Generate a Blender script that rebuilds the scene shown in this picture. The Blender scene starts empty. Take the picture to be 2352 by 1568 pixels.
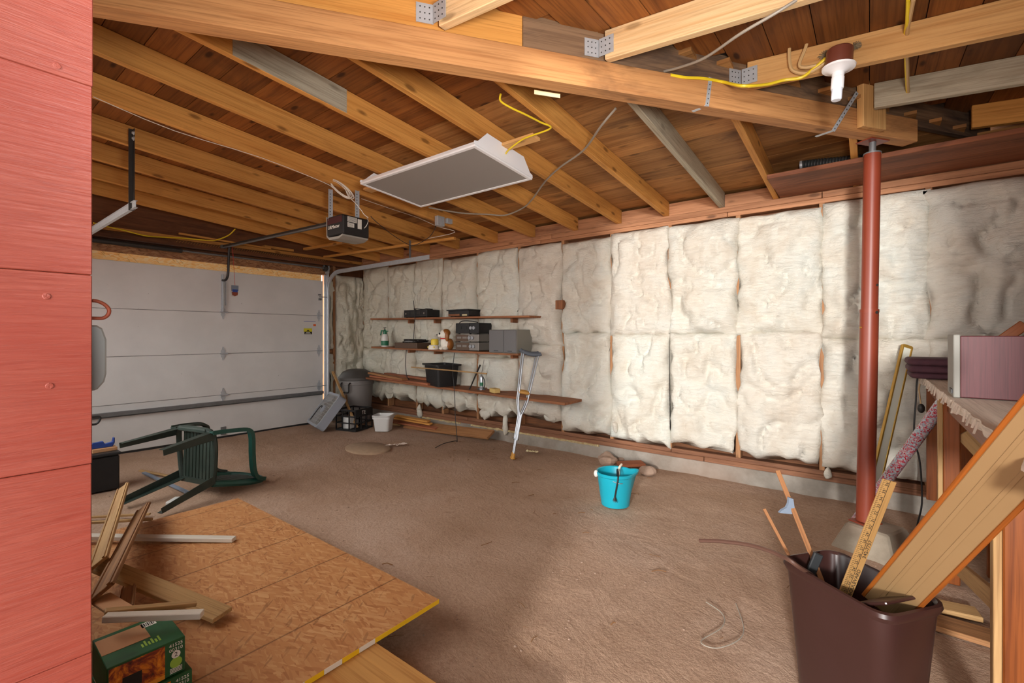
import bpy, bmesh, math, random
from mathutils import Vector, Matrix, noise
random.seed(7)
sc = bpy.context.scene
COL = sc.collection
V = Vector
# ------------------------------------------------------------------ camera
W, HH = 2352, 1568
F_PX, CXP, HOR = 1062.4, 1176.0, 768.5      # focal length in pixels, centre column, horizon row
YAW, CAMH = 0.65774, 1.29
cam = bpy.data.cameras.new('camera'); camo = bpy.data.objects.new('camera', cam); COL.objects.link(camo)
camo.location = (0, 0, CAMH); camo.rotation_euler = (math.pi/2, 0, YAW)
cam.sensor_fit = 'HORIZONTAL'; cam.sensor_width = 36.0; cam.lens = 36.0*F_PX/W
cam.shift_y = -(HH/2-HOR)/W; cam.clip_start = 0.03; cam.clip_end = 200
sc.camera = camo
sc.view_settings.view_transform = 'Standard'; sc.view_settings.look = 'None'
sc.view_settings.gamma = 1.0; sc.view_settings.exposure = 0.0
try: sc.view_settings.use_curve_mapping = False
except Exception: pass
# ------------------------------------------------------------------ world: overcast daylight
wd = bpy.data.worlds.new('world'); sc.world = wd; wd.use_nodes = True
bg = wd.node_tree.nodes['Background']; bg.inputs[0].default_value = (1.0, 0.99, 0.955, 1); bg.inputs[1].default_value = 6.2
# low bright daylight that comes in through the open front, behind the photographer
kl = bpy.data.lights.new('daylight_key', 'AREA'); kl.shape = 'DISK'; kl.size = 0.6; kl.energy = 1100; kl.color = (1.0, 0.985, 0.96)
ko = bpy.data.objects.new('daylight_key', kl); COL.objects.link(ko); ko.location = (1.35, -6.3, 2.3)
ko.rotation_euler = (V((-1.2, 3.0, 1.5))-V(ko.location)).to_track_quat('-Z', 'Y').to_euler()
# soft flash on the photographer's stand
fl_ = bpy.data.lights.new('camera_flash', 'AREA'); fl_.shape = 'DISK'; fl_.size = 0.5; fl_.energy = 32; fl_.spread = math.radians(120); fl_.color = (1.0, 0.98, 0.95)
fo_ = bpy.data.objects.new('camera_flash', fl_); COL.objects.link(fo_); fo_.location = (0.28, 0.22, 1.55)
fo_.rotation_euler = (V((-1.6, 2.1, 2.75))-V(fo_.location)).to_track_quat('-Z', 'Y').to_euler()
# ------------------------------------------------------------------ pixel -> place helpers (real planes, real sizes)
SY, CYW = math.sin(YAW), math.cos(YAW)
FW = V((-SY, CYW, 0)); RT = V((CYW, SY, 0)); CAM = V((0, 0, CAMH))
def ray(x, y): return FW + RT*((x-CXP)/F_PX) + V((0, 0, (HOR-y)/F_PX))
def pX(x, y, X): d = ray(x, y); return CAM + d*(X/d.x)
def pY(x, y, Y): d = ray(x, y); return CAM + d*(Y/d.y)
def pZ(x, y, Z=0.0): d = ray(x, y); return CAM + d*((Z-CAMH)/d.z)
def pT(x, y, t): return CAM + ray(x, y)*t
def pP(x, y, p, n): d = ray(x, y); return CAM + d*((V(p)-CAM).dot(V(n))/d.dot(V(n)))
# ------------------------------------------------------------------ materials
def lin(c):
    r = []
    for k in c[:3]:
        k /= 255.0
        r.append(k/12.92 if k <= 0.04045 else ((k+0.055)/1.055)**2.4)
    return (r[0], r[1], r[2], 1)
def newmat(name):
    m = bpy.data.materials.new(name); m.use_nodes = True
    nt = m.node_tree; return m, nt, nt.nodes['Principled BSDF']
def nd(nt, t, **kw):
    n = nt.nodes.new(t)
    for k, v in kw.items(): setattr(n, k, v)
    return n
def setin(n, **kw):
    for k, v in kw.items(): n.inputs[k.replace('_', ' ')].default_value = v
def ramp(nt, fac, stops):
    r = nd(nt, 'ShaderNodeValToRGB'); nt.links.new(fac, r.inputs[0]); cr = r.color_ramp
    while len(cr.elements) < len(stops): cr.elements.new(0.5)
    for e, (p, c) in zip(cr.elements, stops): e.position = p; e.color = c
    return r.outputs[0]
def mixc(nt, fac, a, b, mode='MIX'):
    m = nd(nt, 'ShaderNodeMix', data_type='RGBA', blend_type=mode)
    for i, s in ((0, fac), (6, a), (7, b)):
        if isinstance(s, bpy.types.NodeSocket): nt.links.new(s, m.inputs[i])
        else: m.inputs[i].default_value = s
    return m.outputs[2]
def coords(nt, scale, attr='gl', rnd=13.0):
    a = nd(nt, 'ShaderNodeAttribute', attribute_name=attr)
    oi = nd(nt, 'ShaderNodeObjectInfo')
    mul = nd(nt, 'ShaderNodeMath', operation='MULTIPLY'); nt.links.new(oi.outputs['Random'], mul.inputs[0]); mul.inputs[1].default_value = rnd
    cmb = nd(nt, 'ShaderNodeCombineXYZ')
    for i in range(3): nt.links.new(mul.outputs[0], cmb.inputs[i])
    mp = nd(nt, 'ShaderNodeVectorMath', operation='MULTIPLY'); nt.links.new(a.outputs['Vector'], mp.inputs[0]); mp.inputs[1].default_value = scale
    ad = nd(nt, 'ShaderNodeVectorMath', operation='ADD'); nt.links.new(mp.outputs[0], ad.inputs[0]); nt.links.new(cmb.outputs[0], ad.inputs[1])
    return ad.outputs[0]
def noisef(nt, vec, scale=1.0, detail=4.0, rough=0.55, dist=0.0):
    n = nd(nt, 'ShaderNodeTexNoise'); nt.links.new(vec, n.inputs['Vector'])
    setin(n, Scale=scale, Detail=detail, Roughness=rough, Distortion=dist); return n.outputs['Fac']
def bump(nt, b, h, strength=0.3, dist=0.004):
    bn = nd(nt, 'ShaderNodeBump'); nt.links.new(h, bn.inputs['Height']); setin(bn, Strength=strength, Distance=dist)
    nt.links.new(bn.outputs[0], b.inputs['Normal'])
MATS = {}
def wood(name, c1, c2, dark=None, knots=0.0, stain=0.0, stainc=(35, 26, 20), rough=0.7, gs=1.0, spec=0.3, vary=0.35, tone=0.12):
    m, nt, b = newmat(name); c1, c2 = lin(c1), lin(c2)
    dark = lin(dark) if dark else tuple(0.35*k for k in c2[:3])+(1,)
    vec = coords(nt, (1.1*gs, 26*gs, 26*gs))
    g = noisef(nt, vec, 1.0, 5, 0.62, 0.6)
    col = ramp(nt, g, [(0.25, c2), (0.5, c1), (0.72, tuple(min(1, k*1.12) for k in c1[:3])+(1,))])
    vf = coords(nt, (3.0*gs, 130*gs, 130*gs), rnd=17.0); gf = noisef(nt, vf, 1.0, 3, 0.6)
    col = mixc(nt, ramp(nt, gf, [(0.30, (0.55, 0.55, 0.55, 1)), (0.52, (0, 0, 0, 1))]), col, tuple(0.62*k for k in c2[:3])+(1,))
    v2 = coords(nt, (0.7, 4, 4), rnd=29.0); lo = noisef(nt, v2, 1.0, 2)
    col = mixc(nt, ramp(nt, lo, [(0.35, (0, 0, 0, 1)), (0.7, (vary, vary, vary, 1))]), col, c2)
    if knots:
        v3 = coords(nt, (3.2, 9, 9), rnd=51.0)
        vo = nd(nt, 'ShaderNodeTexVoronoi'); nt.links.new(v3, vo.inputs['Vector']); setin(vo, Scale=1.0)
        kf = ramp(nt, vo.outputs['Distance'], [(0.09, (knots,)*3+(1,)), (0.17, (0, 0, 0, 1))])
        col = mixc(nt, kf, col, dark)
    if stain:
        v4 = coords(nt, (0.9, 3.2, 3.2), rnd=77.0); s = noisef(nt, v4, 1.2, 5, 0.65, 0.8)
        sf = ramp(nt, s, [(0.52, (0, 0, 0, 1)), (0.68, (stain,)*3+(1,))])
        col = mixc(nt, sf, col, lin(stainc))
    oi = nd(nt, 'ShaderNodeObjectInfo'); mr = nd(nt, 'ShaderNodeMapRange'); nt.links.new(oi.outputs['Random'], mr.inputs[0])
    mr.inputs[3].default_value = 1.0-tone; mr.inputs[4].default_value = 1.0+tone*0.6
    cm = nd(nt, 'ShaderNodeCombineXYZ')
    for i in range(3): nt.links.new(mr.outputs[0], cm.inputs[i])
    vm_ = nd(nt, 'ShaderNodeVectorMath', operation='MULTIPLY'); nt.links.new(col, vm_.inputs[0]); nt.links.new(cm.outputs[0], vm_.inputs[1])
    nt.links.new(vm_.outputs[0], b.inputs['Base Color']); setin(b, Roughness=rough); b.inputs['Specular IOR Level'].default_value = spec
    bump(nt, b, g, 0.25, 0.003); MATS[name] = m; return m
def plain(name, c, rough=0.5, metal=0.0, vary=0.0, vs=8.0, c2=None, spec=0.5, bmp=0.0, bs=60.0):
    m, nt, b = newmat(name); c = lin(c)
    setin(b, Roughness=rough, Metallic=metal); b.inputs['Specular IOR Level'].default_value = spec
    if vary:
        vec = coords(nt, (1, 1, 1)); n = noisef(nt, vec, vs, 4)
        c2l = lin(c2) if c2 else tuple(k*0.6 for k in c[:3])+(1,)
        col = mixc(nt, ramp(nt, n, [(0.4, (0, 0, 0, 1)), (0.7, (vary,)*3+(1,))]), c, c2l)
        nt.links.new(col, b.inputs['Base Color'])
    else: b.inputs['Base Color'].default_value = c
    if bmp:
        vec = coords(nt, (1, 1, 1)); bump(nt, b, noisef(nt, vec, bs, 4), bmp, 0.003)
    MATS[name] = m; return m
def osb(name, c1, c2, c3, lines=False):
    m, nt, b = newmat(name)
    a = nd(nt, 'ShaderNodeAttribute', attribute_name='gl')
    cols = []
    for i, (rot, sc_) in enumerate(((0.25, (18, 110, 1)), (-0.35, (24, 90, 1)), (0.9, (20, 120, 1)))):
        mp = nd(nt, 'ShaderNodeMapping'); nt.links.new(a.outputs['Vector'], mp.inputs['Vector'])
        mp.inputs['Rotation'].default_value = (0, 0, rot); mp.inputs['Location'].default_value = (i*3.1, i*1.7, 0)
        sm = nd(nt, 'ShaderNodeVectorMath', operation='MULTIPLY'); nt.links.new(mp.outputs[0], sm.inputs[0]); sm.inputs[1].default_value = sc_
        vo = nd(nt, 'ShaderNodeTexVoronoi'); nt.links.new(sm.outputs[0], vo.inputs['Vector']); setin(vo, Scale=1.0, Randomness=1.0)
        cols.append(vo)
    sep = [nd(nt, 'ShaderNodeSeparateColor') for _ in cols]
    for s, v in zip(sep, cols): nt.links.new(v.outputs['Color'], s.inputs[0])
    base = ramp(nt, sep[0].outputs[0], [(0.0, lin(c2)), (0.35, lin(c1)), (0.8, lin(c1)), (1.0, lin(c3))])
    f2 = ramp(nt, sep[1].outputs[1], [(0.55, (0, 0, 0, 1)), (0.6, (1, 1, 1, 1))])
    l2 = ramp(nt, sep[1].outputs[0], [(0.0, lin(c2)), (0.25, lin(c1)), (1.0, lin(c3))])
    base = mixc(nt, f2, base, l2)
    f3 = ramp(nt, sep[2].outputs[1], [(0.955, (0, 0, 0, 1)), (0.97, (0.45, 0.45, 0.45, 1))])
    base = mixc(nt, f3, base, tuple(0.45*k for k in lin(c2)[:3])+(1,))
    n = noisef(nt, a.outputs['Vector'], 2.2, 4)
    base = mixc(nt, ramp(nt, n, [(0.42, (0, 0, 0, 1)), (0.75, (0.45, 0.45, 0.45, 1))]), base, lin(c2))
    if lines:
        sp = nd(nt, 'ShaderNodeSeparateXYZ'); nt.links.new(a.outputs['Vector'], sp.inputs[0])
        md = nd(nt, 'ShaderNodeMath', operation='PINGPONG'); nt.links.new(sp.outputs[0], md.inputs[0]); md.inputs[1].default_value = 0.203
        lf = ramp(nt, md.outputs[0], [(0.0025, (0.8, 0.8, 0.8, 1)), (0.0045, (0, 0, 0, 1))])
        base = mixc(nt, lf, base, lin((72, 38, 16)))
    nt.links.new(base, b.inputs['Base Color']); setin(b, Roughness=0.65)
    bump(nt, b, sep[0].outputs[1], 0.15, 0.002); MATS[name] = m; return m

wood('rafter', (212, 154, 80), (186, 122, 54), knots=0.8, stain=0.25, stainc=(96, 50, 24))
wood('rafter_pale', (226, 196, 150), (202, 160, 108), knots=0.6, stain=0.5, stainc=(150, 140, 124))
wood('rafter_gray', (176, 168, 148), (140, 126, 104), knots=0.4, stain=0.5, stainc=(104, 96, 78))
wood('deck', (142, 88, 40), (104, 58, 24), knots=0.9, stain=0.35, stainc=(44, 26, 18), gs=0.7, tone=0.35)
wood('deck_pale', (180, 130, 76), (140, 92, 48), knots=0.6, stain=0.55, stainc=(70, 44, 28), gs=0.7, tone=0.3)
wood('beam_wood', (198, 146, 94), (156, 102, 58), knots=0.6, stain=0.55, stainc=(104, 72, 48))
wood('hip_dark', (146, 116, 88), (96, 72, 54), knots=0.5, stain=0.85, stainc=(48, 44, 46))
wood('block_pale', (218, 172, 112), (196, 142, 82), knots=0.5, stain=0.1)
wood('stud', (172, 126, 88), (138, 92, 58), knots=0.5, stain=0.35, stainc=(84, 44, 24))
wood('plate', (182, 130, 94), (140, 92, 62), knots=0.7, stain=0.5, stainc=(84, 56, 44))
wood('sill', (140, 96, 70), (104, 66, 46), stain=0.5, stainc=(66, 42, 32))
wood('shelf_wood', (158, 104, 70), (112, 68, 42), stain=0.4, stainc=(76, 46, 32))
wood('loft_wood', (150, 92, 62), (104, 60, 40), stain=0.6, stainc=(62, 36, 26), gs=0.6)
wood('sheath', (120, 76, 46), (84, 50, 30), stain=0.6, stainc=(40, 26, 20))
wood('scrap', (170, 122, 80), (128, 86, 54), stain=0.3)
wood('scrap_red', (178, 112, 80), (142, 80, 54), stain=0.3)
wood('trim_tan', (184, 148, 100), (152, 112, 70), knots=0.0, vary=0.2)
wood('trim_dark', (150, 108, 70), (108, 74, 46), knots=0.0)
wood('plank_yellow', (200, 148, 84), (168, 104, 46), knots=0.3, gs=0.55, vary=0.2)
wood('orange_varnish', (136, 74, 32), (102, 50, 20), rough=0.35, vary=0.3)
wood('bench_top', (216, 202, 186), (186, 168, 150), stain=0.25, stainc=(120, 92, 70), gs=0.8)
wood('ruler', (156, 120, 72), (138, 100, 54), knots=0, vary=0.15)
wood('speaker_wood', (90, 43, 46), (76, 35, 38), rough=0.5, gs=1.4, vary=0.2)
plain('door_board', (134, 106, 72), 0.4, vary=0.25, vs=5, c2=(120, 92, 60))
wood('door_board_edge', (142, 78, 28), (122, 62, 20), knots=0, vary=0.2, rough=0.35)
wood('stick_wood', (146, 100, 64), (122, 78, 46), knots=0)
osb('osb', (184, 128, 78), (164, 106, 60), (200, 150, 100), lines=True)
osb('osb_lit', (255, 216, 144), (244, 186, 104), (255, 236, 190))  # strand board coloured paler to stand in for daylight leaking above the door
osb('osb_shaded', (150, 104, 68), (110, 72, 44), (176, 136, 96))  # strand board coloured darker to stand in for shade on the header
plain('galv', (186, 192, 198), 0.42, 0.35, 0.3, 30)
plain('galv_dark', (122, 124, 126), 0.45, 0.4, 0.4, 20)
plain('steel_dark', (62, 60, 58), 0.5, 0.5, 0.3, 20)
plain('chrome', (168, 172, 178), 0.3, 0.6)
plain('white_enamel', (238, 241, 246), 0.35, 0.0)
plain('lens', (150, 146, 142), 0.4, 0.0, 0, bmp=0.3, bs=240)
plain('ceramic', (244, 246, 250), 0.25)
plain('bulb_white', (226, 232, 244), 0.3)
plain('brown_plastic', (112, 60, 46), 0.35, vary=0.2)
plain('cable_yellow', (232, 204, 40), 0.45)
plain('cable_gray', (150, 142, 130), 0.5)
plain('cable_tan', (196, 164, 116), 0.5)
plain('wire_white', (222, 218, 208), 0.5)
plain('wire_black', (28, 26, 26), 0.5)
plain('post_red', (130, 56, 35), 0.42, vary=0.35, vs=3, c2=(104, 38, 26))
plain('red_paint', (206, 92, 78), 0.6, vary=0.5, vs=5, c2=(188, 74, 56), bmp=0.0)
plain('rust', (136, 66, 44), 0.6, 0.2, 0.4, 60)
plain('gray_plastic', (138, 146, 148), 0.35)
plain('dark_plastic', (34, 36, 38), 0.45)
plain('black_box', (22, 22, 24), 0.55, vary=0.3, vs=20, c2=(40, 38, 36))
plain('opener_gray', (150, 146, 138), 0.4)
plain('opener_maroon', (70, 36, 40), 0.4)
plain('label_white', (210, 208, 200), 0.5)
plain('print_black', (20, 18, 18), 0.6)
plain('teal', (18, 150, 170), 0.35, vary=0.1)
plain('trash_gray', (122, 118, 116), 0.55, vary=0.3, vs=4, c2=(100, 96, 92))
plain('trash_lid', (70, 68, 66), 0.5, vary=0.4, vs=6, c2=(92, 88, 82))
plain('fan_gray', (150, 156, 166), 0.4)
plain('fan_grille', (196, 194, 188), 0.45)
plain('tub_white', (210, 210, 208), 0.4)
plain('trim_white', (206, 198, 184), 0.5, vary=0.2)
plain('green_chair', (34, 48, 42), 0.5, vary=0.5, vs=10, c2=(66, 74, 66))
plain('green_chair_lit', (16, 70, 60), 0.45, vary=0.5, vs=14, c2=(50, 80, 76))  # same chair plastic, coloured brighter where light catches its edges
plain('bin_brown', (50, 28, 24), 0.34, vary=0.4, vs=3, c2=(62, 38, 38))
plain('strip_brown', (84, 58, 48), 0.45)
plain('pad_gray', (84, 90, 100), 0.6)
plain('grip_tan', (186, 136, 66), 0.6)
plain('tip_tan', (190, 136, 56), 0.6)
plain('stereo_silver', (132, 126, 120), 0.4, 0.3)
plain('stereo_brown', (92, 72, 58), 0.45, 0.2)
plain('speaker_gray', (104, 102, 102), 0.7)
plain('speaker_side', (134, 132, 124), 0.6)
plain('sprayer_white', (226, 226, 222), 0.4)
plain('sprayer_green', (36, 112, 80), 0.4)
plain('dog_white', (232, 226, 214), 0.4)
plain('dog_brown', (150, 92, 40), 0.4)
plain('red_bright', (196, 36, 36), 0.4)
plain('toy_yellow', (226, 200, 70), 0.4)
plain('sponge', (206, 176, 110), 0.8)
plain('rope_white', (214, 200, 180), 0.8)
plain('stone', (156, 130, 112), 0.85, vary=0.5, vs=12, bmp=0.5, bs=40)
plain('cushion', (84, 50, 60), 0.85, vary=0.4, vs=30, c2=(60, 36, 48), bmp=0.5, bs=120)
plain('panel_white', (222, 222, 206), 0.5)
plain('brass', (178, 138, 60), 0.4, 0.4)
plain('foam', (226, 208, 160), 0.8, vary=0.6, vs=20, c2=(196, 140, 84), bmp=0.6, bs=60)
plain('nest', (128, 112, 86), 0.9, vary=0.7, vs=60)
plain('tape', (206, 192, 150), 0.6)
plain('tape_blue', (118, 130, 146), 0.5)
plain('sticker_yellow', (216, 208, 40), 0.5)
plain('sticker_orange', (222, 98, 40), 0.5)
plain('sticker_blue', (70, 90, 170), 0.5)
plain('blue_plastic', (36, 66, 140), 0.4)
plain('box_green', (28, 92, 50), 0.5, vary=0.6, vs=10, c2=(20, 50, 34))
plain('box_edge_orange', (226, 150, 40), 0.5)
plain('print_white', (236, 236, 228), 0.6)
plain('print_green', (150, 190, 70), 0.6)
plain('cardboard', (190, 142, 100), 0.8, vary=0.3, vs=10)
plain('hose_dark', (54, 58, 60), 0.5)
plain('yellow_paint', (226, 176, 24), 0.5)
plain('paper', (214, 202, 188), 0.7, vary=0.5, vs=30, c2=(150, 60, 50))
# red weathered paint: fine horizontal grain relief
def red_wall():
    m, nt, b = newmat('red_boards'); v = coords(nt, (14, 260, 260)); g = noisef(nt, v, 1, 5, 0.65, 1.2)
    lo = noisef(nt, coords(nt, (3, 6, 6)), 1.0, 3)
    c = ramp(nt, g, [(0.3, lin((118, 47, 35))), (0.55, lin((132, 61, 48))), (0.8, lin((142, 76, 63)))])
    c = mixc(nt, ramp(nt, lo, [(0.4, (0, 0, 0, 1)), (0.7, (0.5, 0.5, 0.5, 1))]), c, lin((128, 46, 35)))
    nt.links.new(c, b.inputs['Base Color']); setin(b, Roughness=0.42); bump(nt, b, g, 0.55, 0.0016); MATS['red_boards'] = m
red_wall()
def door_paint():
    m, nt, b = newmat('door_paint'); a = nd(nt, 'ShaderNodeAttribute', attribute_name='gl')
    n = noisef(nt, a.outputs['Vector'], 3.0, 5); fine = noisef(nt, a.outputs['Vector'], 320, 2)
    c = ramp(nt, n, [(0.35, lin((208, 208, 207))), (0.65, lin((216, 216, 215)))])
    sp = noisef(nt, a.outputs['Vector'], 26, 3, 0.7)
    c = mixc(nt, ramp(nt, sp, [(0.735, (0, 0, 0, 1)), (0.77, (0.7, 0.7, 0.7, 1))]), c, lin((90, 84, 78)))
    nt.links.new(c, b.inputs['Base Color']); setin(b, Roughness=0.5); bump(nt, b, fine, 0.2, 0.001); MATS['door_paint'] = m
door_paint()
def insulation():
    m, nt, b = newmat('insulation'); a = nd(nt, 'ShaderNodeAttribute', attribute_name='gl')
    oi = nd(nt, 'ShaderNodeObjectInfo')
    n = noisef(nt, a.outputs['Vector'], 3.2, 4, 0.6, 0.4)
    c = ramp(nt, n, [(0.3, lin((204, 194, 178))), (0.5, lin((214, 210, 198))), (0.7, lin((210, 212, 204)))])
    c = mixc(nt, ramp(nt, oi.outputs['Random'], [(0, (0, 0, 0, 1)), (1, (0.35, 0.35, 0.35, 1))]), c, lin((206, 190, 176)))
    d = noisef(nt, a.outputs['Vector'], 9, 6, 0.7, 1.5)
    c = mixc(nt, ramp(nt, d, [(0.58, (0, 0, 0, 1)), (0.8, (0.45, 0.45, 0.45, 1))]), c, lin((168, 150, 128)))
    # dust: greyer and yellower towards the garage door end
    sp = nd(nt, 'ShaderNodeSeparateXYZ'); nt.links.new(a.outputs['Vector'], sp.inputs[0])
    mr = nd(nt, 'ShaderNodeMapRange'); nt.links.new(sp.outputs[0], mr.inputs[0])
    mr.inputs[1].default_value = -3.0; mr.inputs[2].default_value = -6.0; mr.inputs[3].default_value = 0; mr.inputs[4].default_value = 0.35
    c = mixc(nt, mr.outputs[0], c, lin((190, 190, 166)))
    nt.links.new(c, b.inputs['Base Color']); setin(b, Roughness=0.95); b.inputs['Specular IOR Level'].default_value = 0.1
    st = nd(nt, 'ShaderNodeVectorMath', operation='MULTIPLY'); nt.links.new(a.outputs['Vector'], st.inputs[0]); st.inputs[1].default_value = (14, 14, 44)
    f = noisef(nt, st.outputs[0], 1.0, 6, 0.65, 1.2); bump(nt, b, f, 0.75, 0.016); MATS['insulation'] = m
insulation()
def dirt():
    m, nt, b = newmat('dirt'); a = nd(nt, 'ShaderNodeAttribute', attribute_name='gl'); vec = a.outputs['Vector']
    n = noisef(nt, vec, 0.9, 5, 0.55, 0.3); f = noisef(nt, vec, 70, 4, 0.7); g = noisef(nt, vec, 9, 6, 0.7, 0.8)
    c = ramp(nt, n, [(0.3, lin((160, 130, 106))), (0.5, lin((178, 149, 127))), (0.7, lin((190, 164, 145)))])
    c = mixc(nt, ramp(nt, f, [(0.35, (0.35, 0.35, 0.35, 1)), (0.6, (0, 0, 0, 1))]), c, lin((120, 88, 70)))
    c = mixc(nt, ramp(nt, f, [(0.66, (0, 0, 0, 1)), (0.76, (0.5, 0.5, 0.5, 1))]), c, lin((206, 178, 160)))
    c = mixc(nt, ramp(nt, g, [(0.58, (0, 0, 0, 1)), (0.72, (0.5, 0.5, 0.5, 1))]), c, lin((136, 102, 82)))
    nt.links.new(c, b.inputs['Base Color']); setin(b, Roughness=0.95); b.inputs['Specular IOR Level'].default_value = 0.15
    rot = nd(nt, 'ShaderNodeMapping'); nt.links.new(vec, rot.inputs['Vector']); rot.inputs['Rotation'].default_value = (0, 0, 0.5)
    st = nd(nt, 'ShaderNodeVectorMath', operation='MULTIPLY'); nt.links.new(rot.outputs[0], st.inputs[0]); st.inputs[1].default_value = (4.5, 8, 6)
    w = noisef(nt, st.outputs[0], 1.0, 6, 0.62, 1.6)
    ad = nd(nt, 'ShaderNodeMath', operation='MULTIPLY_ADD'); nt.links.new(f, ad.inputs[0]); ad.inputs[1].default_value = 0.6; nt.links.new(w, ad.inputs[2])
    bump(nt, b, ad.outputs[0], 0.5, 0.018); MATS['dirt'] = m
dirt()
def concrete(name, c1, c2):
    m, nt, b = newmat(name); a = nd(nt, 'ShaderNodeAttribute', attribute_name='gl'); vec = a.outputs['Vector']
    n = noisef(nt, vec, 4, 6, 0.65); c = ramp(nt, n, [(0.3, lin(c2)), (0.65, lin(c1))])
    s = noisef(nt, vec, 1.3, 3); c = mixc(nt, ramp(nt, s, [(0.45, (0, 0, 0, 1)), (0.7, (0.5, 0.5, 0.5, 1))]), c, lin((150, 122, 104)))
    nt.links.new(c, b.inputs['Base Color']); setin(b, Roughness=0.9); bump(nt, b, noisef(nt, vec, 60, 4), 0.3, 0.004); MATS[name] = m
concrete('concrete', (158, 150, 140), (122, 114, 104)); concrete('pier', (164, 152, 134), (128, 116, 100))
def fire_print():
    m, nt, b = newmat('fire_print'); v = coords(nt, (1, 1, 1), rnd=0.0); n = noisef(nt, v, 14, 5, 0.7, 2.0)
    c = ramp(nt, n, [(0.3, lin((40, 14, 8))), (0.45, lin((140, 50, 12))), (0.58, lin((226, 130, 20))), (0.75, lin((246, 190, 60)))])
    nt.links.new(c, b.inputs['Base Color']); setin(b, Roughness=0.35); MATS['fire_print'] = m
fire_print()
def wrap_print():
    m, nt, b = newmat('gift_wrap'); v = coords(nt, (150, 150, 150), rnd=0.0)
    vo = nd(nt, 'ShaderNodeTexVoronoi'); nt.links.new(v, vo.inputs['Vector']); setin(vo, Scale=1.0)
    s = nd(nt, 'ShaderNodeSeparateColor'); nt.links.new(vo.outputs['Color'], s.inputs[0])
    c = ramp(nt, s.outputs[0], [(0.0, lin((170, 34, 52))), (0.22, lin((180, 100, 110))), (0.38, lin((184, 180, 180))), (0.7, lin((140, 160, 172))), (0.93, lin((160, 26, 44)))])
    nt.links.new(c, b.inputs['Base Color']); setin(b, Roughness=0.2); MATS['gift_wrap'] = m
wrap_print()
plain('sand_stone', (168, 142, 116), 0.95, vary=0.4, vs=20, bmp=0.4, bs=60)
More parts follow.
